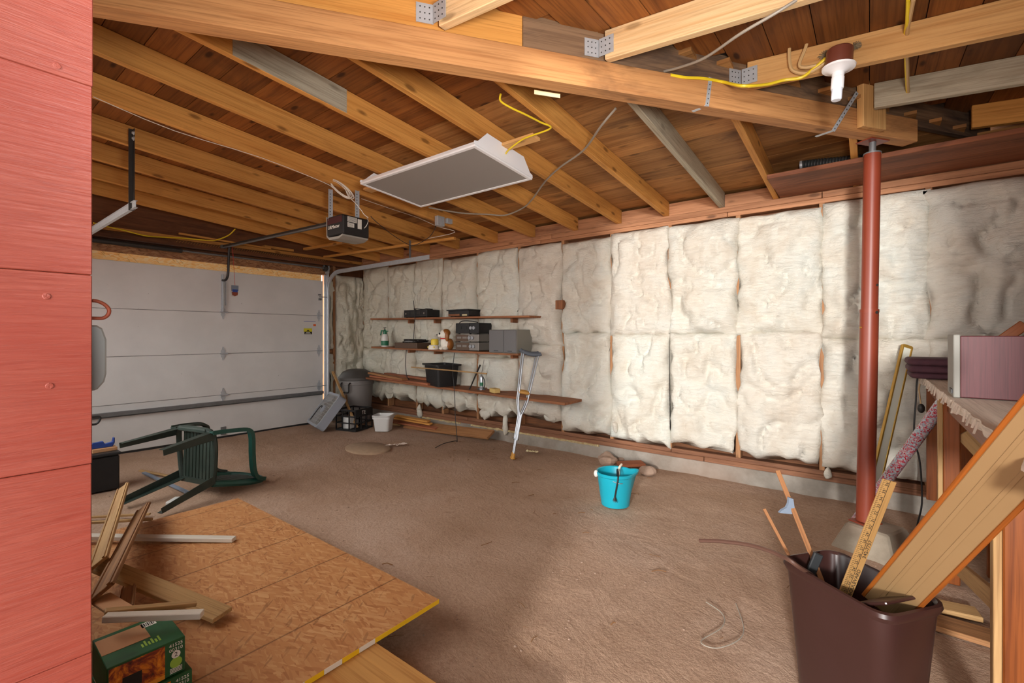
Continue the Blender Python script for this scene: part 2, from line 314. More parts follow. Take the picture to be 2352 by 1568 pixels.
# ------------------------------------------------------------------ mesh building
ORG = {}
def basis(d, up=(0, 0, 1)):
    x = V(d).normalized(); up = V(up)
    if abs(x.dot(up.normalized())) > 0.995: up = V((0, 1, 0)) if abs(x.y) < 0.9 else V((1, 0, 0))
    y = up.cross(x).normalized(); z = x.cross(y).normalized(); return x, y, z
class MB:
    def __init__(s, M=None): s.v = []; s.f = []; s.g = []; s.M = M
    def add(s, vs, fs, gl=None):
        o = len(s.v)
        for i, p in enumerate(vs):
            p = V(p); q = (s.M @ p) if s.M else p
            s.v.append(q); s.g.append(V(gl[i]) if gl else p)
        s.f += [tuple(o+k for k in f) for f in fs]; return s
    BF = [(0, 1, 3, 2), (4, 6, 7, 5), (0, 4, 5, 1), (2, 3, 7, 6), (0, 2, 6, 4), (1, 5, 7, 3)]
    def obox(s, c, x, y, z, sz, taper=1.0):
        c = V(c); vs = []; gl = []; off = random.random()*9
        for i in (-1, 1):
            for j in (-1, 1):
                for k in (-1, 1):
                    t = taper if i > 0 else 1.0
                    vs.append(c+V(x)*(i*sz[0]/2)+V(y)*(j*sz[1]/2*t)+V(z)*(k*sz[2]/2*t)); gl.append((i*sz[0]/2+off, j*sz[1]/2+off, k*sz[2]/2))
        return s.add(vs, s.BF, gl)
    def box(s, lo, hi):
        lo, hi = V(lo), V(hi); d = hi-lo; ax = [V((1, 0, 0)), V((0, 1, 0)), V((0, 0, 1))]
        i = max(range(3), key=lambda k: d[k]); j, k = (i+1) % 3, (i+2) % 3
        return s.obox((lo+hi)/2, ax[i], ax[j], ax[k], (d[i], d[j], d[k]))
    def bar(s, p0, p1, w, h, up=(0, 0, 1), taper=1.0):
        p0, p1 = V(p0), V(p1); x, y, z = basis(p1-p0, up)
        return s.obox((p0+p1)/2, x, y, z, ((p1-p0).length, w, h), taper)
    def skew(s, p0, p1, w, h):      # sloping member with plumb (vertical) ends, p = bottom centre line
        p0, p1 = V(p0), V(p1); d = (p1-p0); y = V((-d.y, d.x, 0)).normalized()*(w/2); off = random.random()*9
        vs = []; gl = []
        for p, l in ((p0, 0), (p1, d.length)):
            for j in (-1, 1):
                for k in (0, 1): vs.append(p+y*j+V((0, 0, h*k))); gl.append((l+off, j*w/2+off, k*h))
        return s.add(vs, s.BF, gl)
    def tube(s, pts, r, seg=8, closed=False):
        pts = [V(p) for p in pts]; n = len(pts); rr = r if isinstance(r, (list, tuple)) else [r]*n
        vs = []; gl = []; prev = None; L = 0
        for i, p in enumerate(pts):
            a = pts[i-1] if (i > 0 or closed) else p; b = pts[(i+1) % n] if (i < n-1 or closed) else p
            t = (b-a).normalized() if (b-a).length > 1e-9 else V((0, 0, 1))
            if prev is None: x, y, z = basis(t); nrm = y
            else:
                nrm = prev-t*prev.dot(t); nrm = nrm.normalized() if nrm.length > 1e-6 else basis(t)[1]
            prev = nrm; bi = t.cross(nrm); L += (p-pts[i-1]).length if i else 0
            for k in range(seg):
                a_ = 2*math.pi*k/seg; d = nrm*math.cos(a_)+bi*math.sin(a_); vs.append(p+d*rr[i]); gl.append((L, d.dot(nrm)*rr[i], d.dot(bi)*rr[i]))
        fs = []
        for i in range(n if closed else n-1):
            for k in range(seg):
                j = (i+1) % n; fs.append((i*seg+k, i*seg+(k+1) % seg, j*seg+(k+1) % seg, j*seg+k))
        if not closed: fs += [tuple(range(seg-1, -1, -1)), tuple((n-1)*seg+k for k in range(seg))]
        return s.add(vs, fs, gl)
    def lathe(s, prof, c=(0, 0, 0), seg=24, x=None, y=None, z=None, sq=0.0, sx=1.0, sy=1.0):
        c = V(c); x = V(x or (1, 0, 0)); y = V(y or (0, 1, 0)); z = V(z or (0, 0, 1)); vs = []; fs = []
        for r, h in prof:
            for k in range(seg):
                a = 2*math.pi*k/seg; ca, sa = math.cos(a), math.sin(a)
                if sq:
                    p_ = 2.0/(2.0+sq*6); ca = math.copysign(abs(ca)**p_, ca); sa = math.copysign(abs(sa)**p_, sa)
                vs.append(c+x*(r*ca*sx)+y*(r*sa*sy)+z*h)
        for i in range(len(prof)-1):
            for k in range(seg): fs.append((i*seg+k, i*seg+(k+1) % seg, (i+1)*seg+(k+1) % seg, (i+1)*seg+k))
        if prof[0][0] > 1e-5: fs.append(tuple(range(seg-1, -1, -1)))
        if prof[-1][0] > 1e-5: fs.append(tuple((len(prof)-1)*seg+k for k in range(seg)))
        return s.add(vs, fs)
    def prism(s, poly, c, x, y, z, depth):   # poly in (x,y) extruded along z, centred
        c, x, y, z = V(c), V(x), V(y), V(z); n = len(poly); vs = []; gl = []
        for k in (-0.5, 0.5):
            for (a, b) in poly: vs.append(c+x*a+y*b+z*(depth*k)); gl.append((a, b, depth*k))
        fs = [tuple(range(n-1, -1, -1)), tuple(range(n, 2*n))]+[(i, (i+1) % n, n+(i+1) % n, n+i) for i in range(n)]
        return s.add(vs, fs, gl)
    def ball(s, c, r, seg=16, rings=10, sc_=(1, 1, 1), x=None, y=None, z=None):
        c = V(c); x = V(x or (1, 0, 0)); y = V(y or (0, 1, 0)); z = V(z or (0, 0, 1)); vs = [c+z*(-r*sc_[2])]; fs = []
        for i in range(1, rings):
            th = math.pi*i/rings-math.pi/2
            for k in range(seg):
                a = 2*math.pi*k/seg; vs.append(c+x*(r*sc_[0]*math.cos(th)*math.cos(a))+y*(r*sc_[1]*math.cos(th)*math.sin(a))+z*(r*sc_[2]*math.sin(th)))
        vs.append(c+z*(r*sc_[2])); top = len(vs)-1
        for k in range(seg): fs.append((0, 1+(k+1) % seg, 1+k)); fs.append((top, top-seg+k, top-seg+(k+1) % seg))
        for i in range(rings-2):
            for k in range(seg): fs.append((1+i*seg+k, 1+i*seg+(k+1) % seg, 1+(i+1)*seg+(k+1) % seg, 1+(i+1)*seg+k))
        return s.add(vs, fs)
    def build(s, name, mat, parent=None, smooth=False, bevel=0.0):
        o = V((0, 0, 0))
        if parent is not None: o = ORG[parent.name]
        elif s.v:
            lo = V((min(p.x for p in s.v), min(p.y for p in s.v), min(p.z for p in s.v))); hi = V((max(p.x for p in s.v), max(p.y for p in s.v), max(p.z for p in s.v)))
            o = V(((lo.x+hi.x)/2, (lo.y+hi.y)/2, lo.z))
        me = bpy.data.meshes.new(name); me.from_pydata([tuple(p-o) for p in s.v], [], s.f)
        at = me.attributes.new('gl', 'FLOAT_VECTOR', 'POINT'); at.data.foreach_set('vector', [k for g in s.g for k in g])
        bm = bmesh.new(); bm.from_mesh(me); bmesh.ops.recalc_face_normals(bm, faces=bm.faces); bm.to_mesh(me); bm.free()
        me.materials.append(MATS[mat] if isinstance(mat, str) else mat)
        if smooth:
            me.polygons.foreach_set('use_smooth', [True]*len(me.polygons))
            if smooth != 2:
                try: me.set_sharp_from_angle(angle=math.radians(38))
                except Exception: pass
        ob = bpy.data.objects.new(name, me); COL.objects.link(ob)
        if parent is not None: ob.parent = parent
        else: ob.location = o
        ORG[ob.name] = o
        if bevel:
            md = ob.modifiers.new('bevel', 'BEVEL'); md.width = bevel; md.segments = 1; md.limit_method = 'ANGLE'; md.angle_limit = math.radians(40)
        return ob
def tag(o, label, cat, group=None):
    o['label'] = label; o['category'] = cat
    if group: o['group'] = group
    return o
def thing(name, label, cat, loc, group=None):
    o = bpy.data.objects.new(name, None); COL.objects.link(o); o.location = loc; o.empty_display_size = 0.05
    ORG[o.name] = V(loc); return tag(o, label, cat, group)
def struct(name, loc=(0, 0, 0)):
    o = bpy.data.objects.new(name, None); COL.objects.link(o); o.location = loc; ORG[o.name] = V(loc); o['kind'] = 'structure'; o.empty_display_size = 0.05
    return o
def smooth_path(pts, n=6):
    pts = [V(p) for p in pts]; out = []
    for i in range(len(pts)-1):
        p0 = pts[max(0, i-1)]; p1 = pts[i]; p2 = pts[i+1]; p3 = pts[min(len(pts)-1, i+2)]
        for k in range(n):
            t = k/n; out.append(0.5*((2*p1)+(p2-p0)*t+(2*p0-5*p1+4*p2-p3)*t*t+(3*p1-p0-3*p2+p3)*t**3))
    out.append(pts[-1]); return out
def cable(name, pts, r, mat, label, cat='cable', n=6, group=None, seg=7):
    return tag(MB().tube(smooth_path(pts, n), r, seg).build(name, mat, None, True), label, cat, group)
def text_mesh(name, body, size, c, x, y, mat, parent, depth=0.0006, shear=0.0):
    cu = bpy.data.curves.new(name, 'FONT'); cu.body = body; cu.size = size; cu.align_x = 'CENTER'; cu.align_y = 'CENTER'; cu.extrude = depth; cu.resolution_u = 2; cu.shear = shear
    tmp = bpy.data.objects.new('tmp', cu); COL.objects.link(tmp)
    dg = bpy.context.evaluated_depsgraph_get(); dg.update(); me = bpy.data.meshes.new_from_object(tmp.evaluated_get(dg))
    bpy.data.objects.remove(tmp)
    x, y = V(x).normalized(), V(y).normalized(); z = x.cross(y); o = ORG[parent.name]
    R = Matrix((x, y, z)).transposed().to_4x4(); R.translation = V(c)-o; me.transform(R)
    me.materials.clear(); me.materials.append(MATS[mat]); ob = bpy.data.objects.new(name, me); COL.objects.link(ob); ob.parent = parent; ORG[ob.name] = o
    return ob
def copy_part(o, delta, parent):
    c = o.copy(); COL.objects.link(c); c.parent = parent; c.location = V(o.location)+V(delta); ORG[c.name] = ORG[o.name]; return c
NZ = lambda x, y, z=0.0: noise.noise(V((x, y, z)))
# ================================================================== STRUCTURE
YS, XD = 4.42, -6.45                 # stud faces of the insulated wall, inside face of the garage door
def fz(x, y): return 0.010*NZ(x*1.3, y*1.3)+0.006*NZ(x*4.1, y*4.1, 3)+0.0035*NZ(x*13, y*13, 5)-0.008
nx, ny = 230, 150; vs = []; fs = []
for j in range(ny+1):
    for i in range(nx+1):
        x = -6.62+8.4*i/nx; y = -0.9+5.36*j/ny; vs.append((x, y, fz(x, y)))
for j in range(ny):
    for i in range(nx): a = j*(nx+1)+i; fs.append((a, a+1, a+nx+2, a+nx+1))
fl = MB().add(vs, fs).build('floor', 'dirt', None, True); fl['kind'] = 'structure'
g = MB().box((-14, -16, -0.09), (14, 12, -0.04)).build('floor_outside', 'dirt'); g['kind'] = 'structure'
# ---- insulated wall
wb = struct('wall_back', (-2.4, 4.5, 0))
MB().box((-6.6, 4.53, 0.0), (1.75, 4.56, 2.9)).build('sheathing', 'sheath', wb)
MB().box((-6.6, 4.425, -0.05), (1.75, 4.56, 0.128)).build('stem_wall', 'concrete', wb, bevel=0.004)
for x0, x1 in ((-6.5, -3.85), (-3.845, -1.2), (-1.195, 1.75)):
    MB().box((x0, 4.42, 0.13), (x1, 4.52, 0.172)).build('sill_plate', 'sill', wb, bevel=0.003)
    MB().box((x0-0.3, 4.422, 0.173), (x1-0.3 if x1 < 1 else x1, 4.52, 0.212)).build('bottom_plate', 'sill', wb, bevel=0.003)
for x0, x1 in ((-6.5, -3.0), (-2.995, -1.0), (-0.995, 1.75)):
    MB().box((x0, 4.42, 2.337), (x1, 4.52, 2.376)).build('top_plate', 'plate', wb, bevel=0.003)
for x0, x1 in ((-6.5, -2.85), (-2.845, -0.3), (-0.295, 1.75)):
    MB().box((x0, 4.42, 2.378), (x1, 4.52, 2.428)).build('top_plate', 'plate', wb, bevel=0.003)
STUDS = [-6.42, -5.79, -5.14, -4.61, -3.97, -3.305, -2.70, -2.11, -1.51, -0.91, -0.298, 0.335, 0.945, 1.55]
for i, x in enumerate(STUDS):
    MB().box((x-0.019, 4.42, 0.212), (x+0.019, 4.52, 2.337)).build('stud', 'stud', wb, bevel=0.002)
# insulation batts: two pieces per bay, bulging out between the studs
def batt(x0, x1, z0, z1, seed, depth=0.085, par=None, ragb=0.025, ragt=0.012, rot=None, edge=0.024, yb=4.416):
    n1, n2 = 30, max(10, int((z1-z0)/0.033)); vs = []; fs = []; w = x1-x0
    for j in range(n2+1):
        tz = j/n2; wv = 2*tz-1
        for i in range(n1+1):
            tx = i/n1; u = 2*tx-1
            z = z0+(z1-z0)*tz; x = x0+w*tx
            x += edge*(1.2*NZ(z*2.3, seed, 1.0 if u < 0 else 7.0)+0.8*NZ(z*9, seed, 1.0 if u < 0 else 7.0))*abs(u)**3*1.4
            z += (ragb*NZ(x*9, seed, 2)*1.6 if wv < 0 else ragt*NZ(x*8, seed, 4))*abs(wv)**6
            pr = max(0.0, 1-abs(u)**3.2)**0.5*max(0.0, 1-abs(wv)**10)**0.5
            big = NZ(x*2.6, z*2.1, seed); mid = NZ(x*7+seed, z*6, seed*2)
            rid = 1-abs(NZ(x*3.4, z*4.2, seed+31)); rid2 = 1-abs(NZ(x*8, z*7, seed+11))
            d = depth*(0.95+0.75*big+0.45*mid+0.16*NZ(x*14, z*11, seed+5))-0.075*rid**14-0.035*rid2**12+0.006*NZ(x*24, z*24, seed)
            zz = z0+(z1-z0)*0.5+0.1*NZ(seed, 5, 5)
            d -= 0.018*math.exp(-((z-zz-0.02*NZ(x*5, 3, seed))/0.03)**2)*(0.5+0.5*NZ(x*3, seed, 9))
            p = V((x, yb-max(0.003, d*pr), z)); vs.append(p)
    for j in range(n2):
        for i in range(n1): a = j*(n1+1)+i; fs.append((a, a+1, a+n1+2, a+n1+1))
    # back skin so that the batt is a closed body
    o = len(vs); k = [vs[0], vs[n1], vs[-1], vs[-1-n1]]
    for p in k: vs.append(V((p.x, 4.515, p.z)))
    b = [i for i in range(n1+1)]; t = [n2*(n1+1)+i for i in range(n1+1)]; l = [j*(n1+1) for j in range(n2+1)]; r = [j*(n1+1)+n1 for j in range(n2+1)]
    fs += [tuple(b[::-1]+[o, o+1]), tuple(t+[o+2, o+3]), tuple(l+[o+3, o]), tuple(r[::-1]+[o+1, o+2]), (o, o+3, o+2, o+1)]
    if rot: vs = [rot @ p for p in vs]
    return MB().add(vs, fs).build('insulation_batt', 'insulation', par or wb, 2)
for i in range(len(STUDS)-1):
    a, b = STUDS[i]-0.002+0.008*random.random(), STUDS[i+1]+0.002-0.008*random.random()
    if i < 6: a += 0.004+0.008*random.random(); b -= 0.004+0.008*random.random()
    mid = 1.26+0.06*random.random(); top = 2.335-0.035*random.random()
    low = 0.24+0.03*random.random()
    if i < 6: low = 0.30+0.05*random.random(); mid = 0.98+0.25*random.random()
    batt(a, b, mid-0.01, top, 3.7*i+1, 0.085+0.03*random.random())
    batt(a, b, low, mid, 5.3*i+2, 0.085+0.035*random.random(), ragb=0.07 if i < 6 else 0.035)
# hanging tufts at the bottom of the bays
for k, (px, py, h, w) in enumerate(((960, 950, 0.15, 0.09), (1157, 985, 0.2, 0.08), (1260, 960, 0.09, 0.16), (1030, 930, 0.1, 0.2), (1411, 985, 0.1, 0.06), (1900, 1095, 0.07, 0.05), (890, 905, 0.16, 0.22), (1110, 955, 0.1, 0.18))):
    p = pY(px, py, 4.36); m = MB(); m.ball(p+V((0, 0.03, h*0.2)), 0.5, 14, 10, (w, 0.07, h*1.25))
    for q in m.v: q += V((0.012*NZ(q.x*20, q.z*20, k), 0.02*NZ(q.x*14, q.z*14, k+9), 0.02*NZ(q.x*30, q.y*30, k)))
    m.build('insulation_tuft', 'insulation', wb, 2)
# squeezed foam seam on top of the stem wall
m = MB(); n = 150
for i in range(n):
    x = -5.0+2.75*i/n
    if NZ(x*3, 2, 2) < -0.32: continue
    h = 0.009+0.008*NZ(x*15, 1); m.obox((x, 4.42, 0.122+0.006*NZ(x*9, 4)), (1, 0, 0), (0, 1, 0), (0, 0, 1), (0.026, 0.03, max(0.006, h*2)))
m.build('foam_seam', 'foam', wb)['kind'] = 'stuff'
# ---- roof. far side slopes down to the insulated wall, near side slopes down to the right
BD = V((0.5856, 0.8107, 0)); BN = V((0.8107, -0.5856, 0)); BF0 = V((-2.2, 0.397, 2.475))   # beam direction, front normal, front bottom edge
HC = BF0-BN*0.043
def hipY(x): return HC.y+(x-HC.x)*BD.y/BD.x
def hipX(y): return HC.x+(y-HC.y)*BD.x/BD.y
def zL(y): return 2.43+0.076*(4.42-y)
def zR(x, y): return 2.60-0.09*(x+0.46)+0.05*(y-2.74)
ce = struct('ceiling', (-2.4, 2.2, 2.43))
RL = [(-0.08, 'rafter'), (-0.62, 'rafter'), (-1.05, 'rafter_gray'), (-1.55, 'rafter'), (-2.04, 'rafter'), (-2.55, 'rafter'), (-3.12, 'rafter'), (-3.69, 'rafter'), (-4.35, 'rafter'), (-4.93, 'rafter'), (-5.5, 'rafter'), (-6.07, 'rafter')]
for x, mt in RL:
    y0 = max(0.135, hipY(x)+0.10)
    r = MB().skew((x, 4.47, zL(4.47)), (x, y0, zL(y0)), 0.04, 0.145).build('rafter', mt, ce, bevel=0.003)
    if x == -2.55:
        MB().skew((x+0.0215, 1.62, zL(1.62)+0.002), (x+0.0215, 0.98, zL(0.98)+0.002), 0.003, 0.142).build('gray_splice', 'rafter_gray', r)
xs = [1.75]+[x for x, _ in RL]+[-6.55]
for i in range(len(xs)-1):
    MB().box((xs[i+1]+0.022, 4.455, 2.43), (xs[i]-0.022, 4.49, 2.545+0.01*random.random())).build('blocking', 'plate', ce, bevel=0.002)
y = 0.06; k = 0
while y < 4.62:
    w = 0.172+0.02*random.random(); y1 = y+w; xm = min(1.75, hipX((y+y1)/2)+0.02) if y < 4.2 else 1.75
    z0, z1 = zL(y)+0.147, zL(y1-0.004)+0.147
    segs = [(-6.55, xm)]
    if xm > -2.2: c = random.choice(xs[3:7]); segs = [(-6.55, c), (c+0.002, xm)]
    for a, b in segs:
        if b-a < 0.05: continue
        off = random.random()*20; vs = []; gl = []
        for X in (a, b):
            for (Y, Z) in ((y, z0), (y1-0.004, z1)):
                for h in (0, 0.02): vs.append((X, Y, Z+h)); gl.append((X+off, Y+off, h))
        MB().add(vs, MB.BF, gl).build('roof_plank', 'deck_pale' if (y > 2.2 and b > -2.1) else 'deck', ce)
    y = y1
x = -2.6
while x < 1.75:
    w = 0.175+0.03*random.random(); x1 = x+w; ym = min(4.55, hipY((x+x1)/2)-0.01)
    if x1 > -1.1 or ym > -0.3:
        off = random.random()*20; vs = []; gl = []
        for Y in (-1.3, ym):  # unseen overhang, drawn out past the front to cut sky light
            for X in (x, x1-0.004):
                for h in (0, 0.02): vs.append((X, Y, zR(X, Y)+0.142+h)); gl.append((Y+off, X+off, h))
        MB().add(vs, MB.BF, gl).build('roof_plank', 'deck', ce)
    x = x1
def sheet(pts, name, mat):
    n = len(pts); vs = [V(p) for p in pts]+[V(p)+V((0, 0, 0.01)) for p in pts]
    MB().add(vs, [tuple(range(n)), tuple(range(2*n-1, n-1, -1))]+[(i, (i+1) % n, n+(i+1) % n, n+i) for i in range(n)]).build(name, mat, ce)
zf = lambda y: zL(y)+0.172
sheet([(-6.62, -0.1, zf(-0.1)), (hipX(-0.1), -0.1, zf(-0.1)), (hipX(4.6), 4.6, zf(4.6)), (-6.62, 4.6, zf(4.6))], 'roof_felt', 'wire_black')
zg = lambda x, y: zR(x, y)+0.166
sheet([(hipX(-0.45)+0.0, -0.45, zg(hipX(-0.45), -0.45)), (-0.9, -1.3, zg(-0.9, -1.3)), (1.8, -1.3, zg(1.8, -1.3)), (1.8, 4.6, zg(1.8, 4.6)), (hipX(4.6), 4.6, zg(hipX(4.6), 4.6))], 'roof_felt', 'wire_black')
hb = MB().skew(HC+V((0, 0, 0.139))-BD*0.6, HC+V((0, 0, 0.139))+BD*1.62, 0.04, 0.235).build('hip_rafter', 'rafter', ce, bevel=0.003)
hb = MB().skew(HC+V((0, 0, 0.139))+BD*1.622, V((0.62, 0, 2.575))+V((0, hipY(0.62), 0)), 0.04, 0.235).build('hip_rafter', 'hip_dark', ce, bevel=0.003)
for y, mt in ((0.05, 'rafter'), (0.75, 'rafter'), (1.41, 'rafter_pale'), (2.056, 'rafter_pale'), (2.74, 'block_pale'), (3.38, 'rafter_gray'), (4.05, 'rafter')):
    x0 = hipX(y)+(0.045 if y < 3 else 0.12)
    r = MB().skew((x0, y, zR(x0, y)), (1.72, y, zR(1.72, y)), 0.04, 0.14).build('rafter', mt, ce, bevel=0.003)
    if 1.3 < y < 3:   # bent sheet-metal hanger in the corner of hip and rafter
        h = MB(); c = V((x0-0.01, y-0.024, zR(x0, y)+0.07)); hp = HC+BN*0.0225; s_ = (V((x0, y-0.02, 0))-hp).dot(BD)
        cp = hp+BD*((y-0.022-hp.y)/BD.y); cp.z = zR(x0, y)+0.062
        h.obox(cp-BD*0.035+BN*0.001, BD, BN, (0, 0, 1), (0.075, 0.003, 0.085))
        h.obox(cp+V((0.045, -0.003, 0)), (1, 0, 0), (0, 1, 0), (0, 0, 1), (0.075, 0.003, 0.085))
        hg = h.build('joist_hanger', 'galv', r)
        d = MB()
        for a in range(3):
            for b in range(3):
                d.lathe([(0.003, -0.0012), (0.003, 0.0012)], cp-BD*(0.015+0.02*a)+BN*0.003+V((0, 0, (b-1)*0.026)), 6, BD, V((0, 0, 1)), BN)
                d.lathe([(0.003, -0.0012), (0.003, 0.0012)], cp+V((0.02+0.022*a, -0.005, (b-1)*0.026)), 6, V((1, 0, 0)), V((0, 0, 1)), V((0, -1, 0)))
        d.build('nail_holes', 'steel_dark', r)['kind'] = 'stuff'
MB().box((0.64, 4.455, 2.55), (1.72, 4.5, 2.86)).build('blocking', 'plate', ce, bevel=0.002)
# ---- garage-door wall
wl = struct('wall_left', (-6.55, 2.2, 0))
def wallbox(y0, y1, z0, z1, name, mat, x0=-6.62, x1=-6.54, **k): return MB().box((x0, y0, z0), (x1, y1, z1)).build(name, mat, wl, **k)
wallbox(-0.1, 1.0, 0, 2.3, 'sheathing', 'sheath'); wallbox(3.82, 4.56, 0, 2.3, 'sheathing', 'sheath'); wallbox(-0.1, 4.56, 2.3, 3.0, 'sheathing', 'sheath')
wallbox(0.9, 3.78, 2.185, 2.29, 'header', 'osb_shaded', -6.56, -6.44)
wallbox(0.9, 3.74, 2.05, 2.187, 'header_strip', 'osb_lit', -6.54, -6.50)
wallbox(0.12, 4.5, 2.33, 2.372, 'top_plate', 'sheath', -6.54, -6.42); wallbox(0.12, 4.5, 2.42, 2.46, 'nailer', 'rafter', -6.54, -6.50)
wallbox(1.2, 4.4, 2.374, 2.418, 'vent_strip', 'sheath', -6.535, -6.525)
vm = MB()
for i in range(64):
    y = 1.9+i*0.03
    vm.bar((-6.523, y, 2.376), (-6.523, y+0.03, 2.416), 0.003, 0.006, (1, 0, 0))
vm.build('vent_louvre', 'rafter', wl)['kind'] = 'stuff'
wallbox(2.9, 3.3, 2.47, 2.50, 'wood_strip', 'rafter', -6.54, -6.46)
MB().bar((-6.4, 1.9, 2.475), (-6.4, 2.95, 2.45), 0.03, 0.02).build('wood_strip', 'rafter', wl)
wallbox(3.80, 3.84, 0.0, 2.3, 'door_jamb', 'stud', -6.58, -6.47); wallbox(3.895, 3.935, 0.1, 2.33, 'stud', 'stud', -6.54, -6.44, bevel=0.002)
wallbox(3.845, 3.89, 1.02, 1.06, 'blocking', 'stud', -6.54, -6.46); wallbox(3.78, 4.45, -0.03, 0.1, 'stem_wall', 'concrete', -6.6, -6.44)
wallbox(0.2, 1.0, 0.0, 2.3, 'door_jamb', 'stud', -6.54, -6.47)
R90 = Matrix(((0, -1, 0, -6.48+4.448), (1, 0, 0, 0), (0, 0, 1, 0), (0, 0, 0, 1)))
batt(3.95, 4.30, 0.2, 2.2, 91.3, 0.07, wl, rot=R90); batt(4.29, 4.44, 0.2, 2.2, 95.3, 0.06, wl, rot=R90)
batt(3.845, 3.893, 1.07, 2.1, 97.3, 0.03, wl, rot=R90); batt(3.845, 3.893, 0.2, 1.0, 98.3, 0.04, wl, rot=R90)
# ---- red wall beside the photographer: horizontal boards on the end of the front wall
wf = struct('wall_front', (-0.8, 0.0, 0))
FILL_WIN = [(-5.9, -3.55), (-3.55, -1.2)]; WZ = (0.8, 2.28)  # added windows, out of view, to fill the far left with daylight
for a, b, z0, z1 in ((-6.6, -0.9, -0.03, WZ[0]), (-6.6, -0.9, WZ[1], 3.0), (-6.6, -5.9, *WZ), (-1.2, -0.9, *WZ)):
    MB().box((a, -0.05, z0), (b, 0.11, z1)).build('sheathing', 'sheath', wf)
for k, (a, b) in enumerate(FILL_WIN):
    wn = struct('window_%d' % (k+1), ((a+b)/2, 0.03, WZ[0])); f = MB()
    f.box((a, 0.0, WZ[0]), (a+0.05, 0.09, WZ[1])); f.box((b-0.05, 0.0, WZ[0]), (b, 0.09, WZ[1])); f.box((a+0.05, 0.0, WZ[0]), (b-0.05, 0.09, WZ[0]+0.05)); f.box((a+0.05, 0.0, WZ[1]-0.05), (b-0.05, 0.09, WZ[1]))
    f.build('window_frame', 'white_enamel', wn); MB().box(((a+b)/2-0.02, 0.01, WZ[0]+0.05), ((a+b)/2+0.02, 0.06, WZ[1]-0.05)).build('mullion', 'white_enamel', wn)
MB().box((-0.92, -0.7, -0.03), (-0.757, 0.128, 3.0)).build('framing', 'sheath', wf)
for k in range(-5, 8):
    z = 1.1365+0.2245*k; dx = 0.0012*random.uniform(-1, 1)
    MB().box((-0.757, -0.72, z+0.0002), (-0.733+dx*0.5, 0.131+0.0015*random.uniform(-1, 1), z+0.2242)).build('red_board', 'red_boards', wf, bevel=0.0009)
nh = MB()
for (px, py) in ((131, 151), (119, 207), (112, 398), (107, 680), (114, 886), (60, 1240), (110, 1290), (120, 1420)):
    nh.lathe([(0.0036, -0.0006), (0.0036, 0.0001), (0.0031, 0.0003)], pX(px, py, -0.7329), 14, (0, 1, 0), (0, 0, 1), (1, 0, 0))
nh.build('nail_heads', 'red_boards', wf)['kind'] = 'stuff'
ow = struct('added_wing_wall', (-1.0, -2.5, 0)); MB().box((-1.06, -4.6, -0.05), (-0.93, -0.72, 2.9)).build('siding', 'red_boards', ow)  # added wing wall, out of view, keeps the key lamp off the windows
MB().box((0.75, -0.1, -0.05), (1.75, 0.0, 2.9)).build('sheathing', 'sheath', wf)  # added wall piece, out of view, narrows the opening to cut sky light
# ---- right-hand wall (beyond the frame)
wr = struct('wall_right', (1.78, 2.2, 0))
MB().box((1.75, -0.1, -0.03), (1.8, 4.56, 2.9)).build('sheathing', 'sheath', wr)
for y in (0.1, 0.7, 1.3, 1.9, 2.5, 3.1, 3.7): MB().box((1.66, y, 0), (1.75, y+0.04, 2.6)).build('stud', 'stud', wr)
# ================================================================== GARAGE DOOR
dr = struct('door_1', (XD, 2.385, 0))
for k in range(4):
    z0 = 0.012+0.5205*k; MB().box((XD-0.035, 1.03, z0+0.002), (XD, 3.735, z0+0.5175)).build('door_section', 'door_paint', dr, bevel=0.003)
for k in range(3):
    MB().box((XD-0.03, 1.03, 0.012+0.5205*(k+1)-0.004), (XD-0.004, 3.735, 0.012+0.5205*(k+1)+0.003)).build('section_joint', 'galv_dark', dr)
MB().box((XD-0.03, 1.03, -0.02), (XD-0.005, 3.735, 0.012)).build('bottom_seal', 'dark_plastic', dr)
st = MB(); st.box((XD, 1.03, 0.405), (XD+0.006, 3.72, 0.455)); st.box((XD, 1.03, 0.452), (XD+0.05, 3.72, 0.458)); st.box((XD+0.044, 1.03, 0.418), (XD+0.05, 3.72, 0.458)); st.box((XD, 1.03, 0.402), (XD+0.02, 3.72, 0.408))
st.build('strut', 'galv_dark', dr)
def hinge(y, z):
    h = MB(); h.prism([(-0.012, 0), (0.012, 0), (0.028, 0.03), (0.012, 0.055), (0.006, 0.085), (-0.006, 0.085), (-0.012, 0.055), (-0.028, 0.03)], (XD+0.004, y, z), (0, 1, 0), (0, 0, 1), (1, 0, 0), 0.006)
    h.prism([(-0.012, 0), (0.012, 0), (0.028, -0.03), (0.012, -0.055), (0.006, -0.085), (-0.006, -0.085), (-0.012, -0.055), (-0.028, -0.03)], (XD+0.004, y, z), (0, 1, 0), (0, 0, 1), (1, 0, 0), 0.006)
    h.tube([(XD+0.016, y-0.035, z), (XD+0.016, y+0.05, z)], 0.011, 10); return h.build('hinge', 'galv', dr)
h0 = hinge(2.388, 0.5325)
for yy, kk in ((2.388, 1), (2.388, 2), (3.67, 0), (3.67, 1), (3.67, 2)): copy_part(h0, (0, yy-2.388, 0.5205*kk), dr)
ob = MB(); ob.box((XD, 2.365, 1.58), (XD+0.004, 2.385, 2.05)); ob.box((XD, 2.381, 1.58), (XD+0.03, 2.385, 2.05)); ob.box((XD, 2.41, 1.66), (XD+0.02, 2.42, 1.96))
ob.build('operator_bracket', 'galv', dr)
MB().box((XD, 2.36, 0.03), (XD+0.012, 2.42, 0.13)).build('bottom_plate_bracket', 'galv_dark', dr)
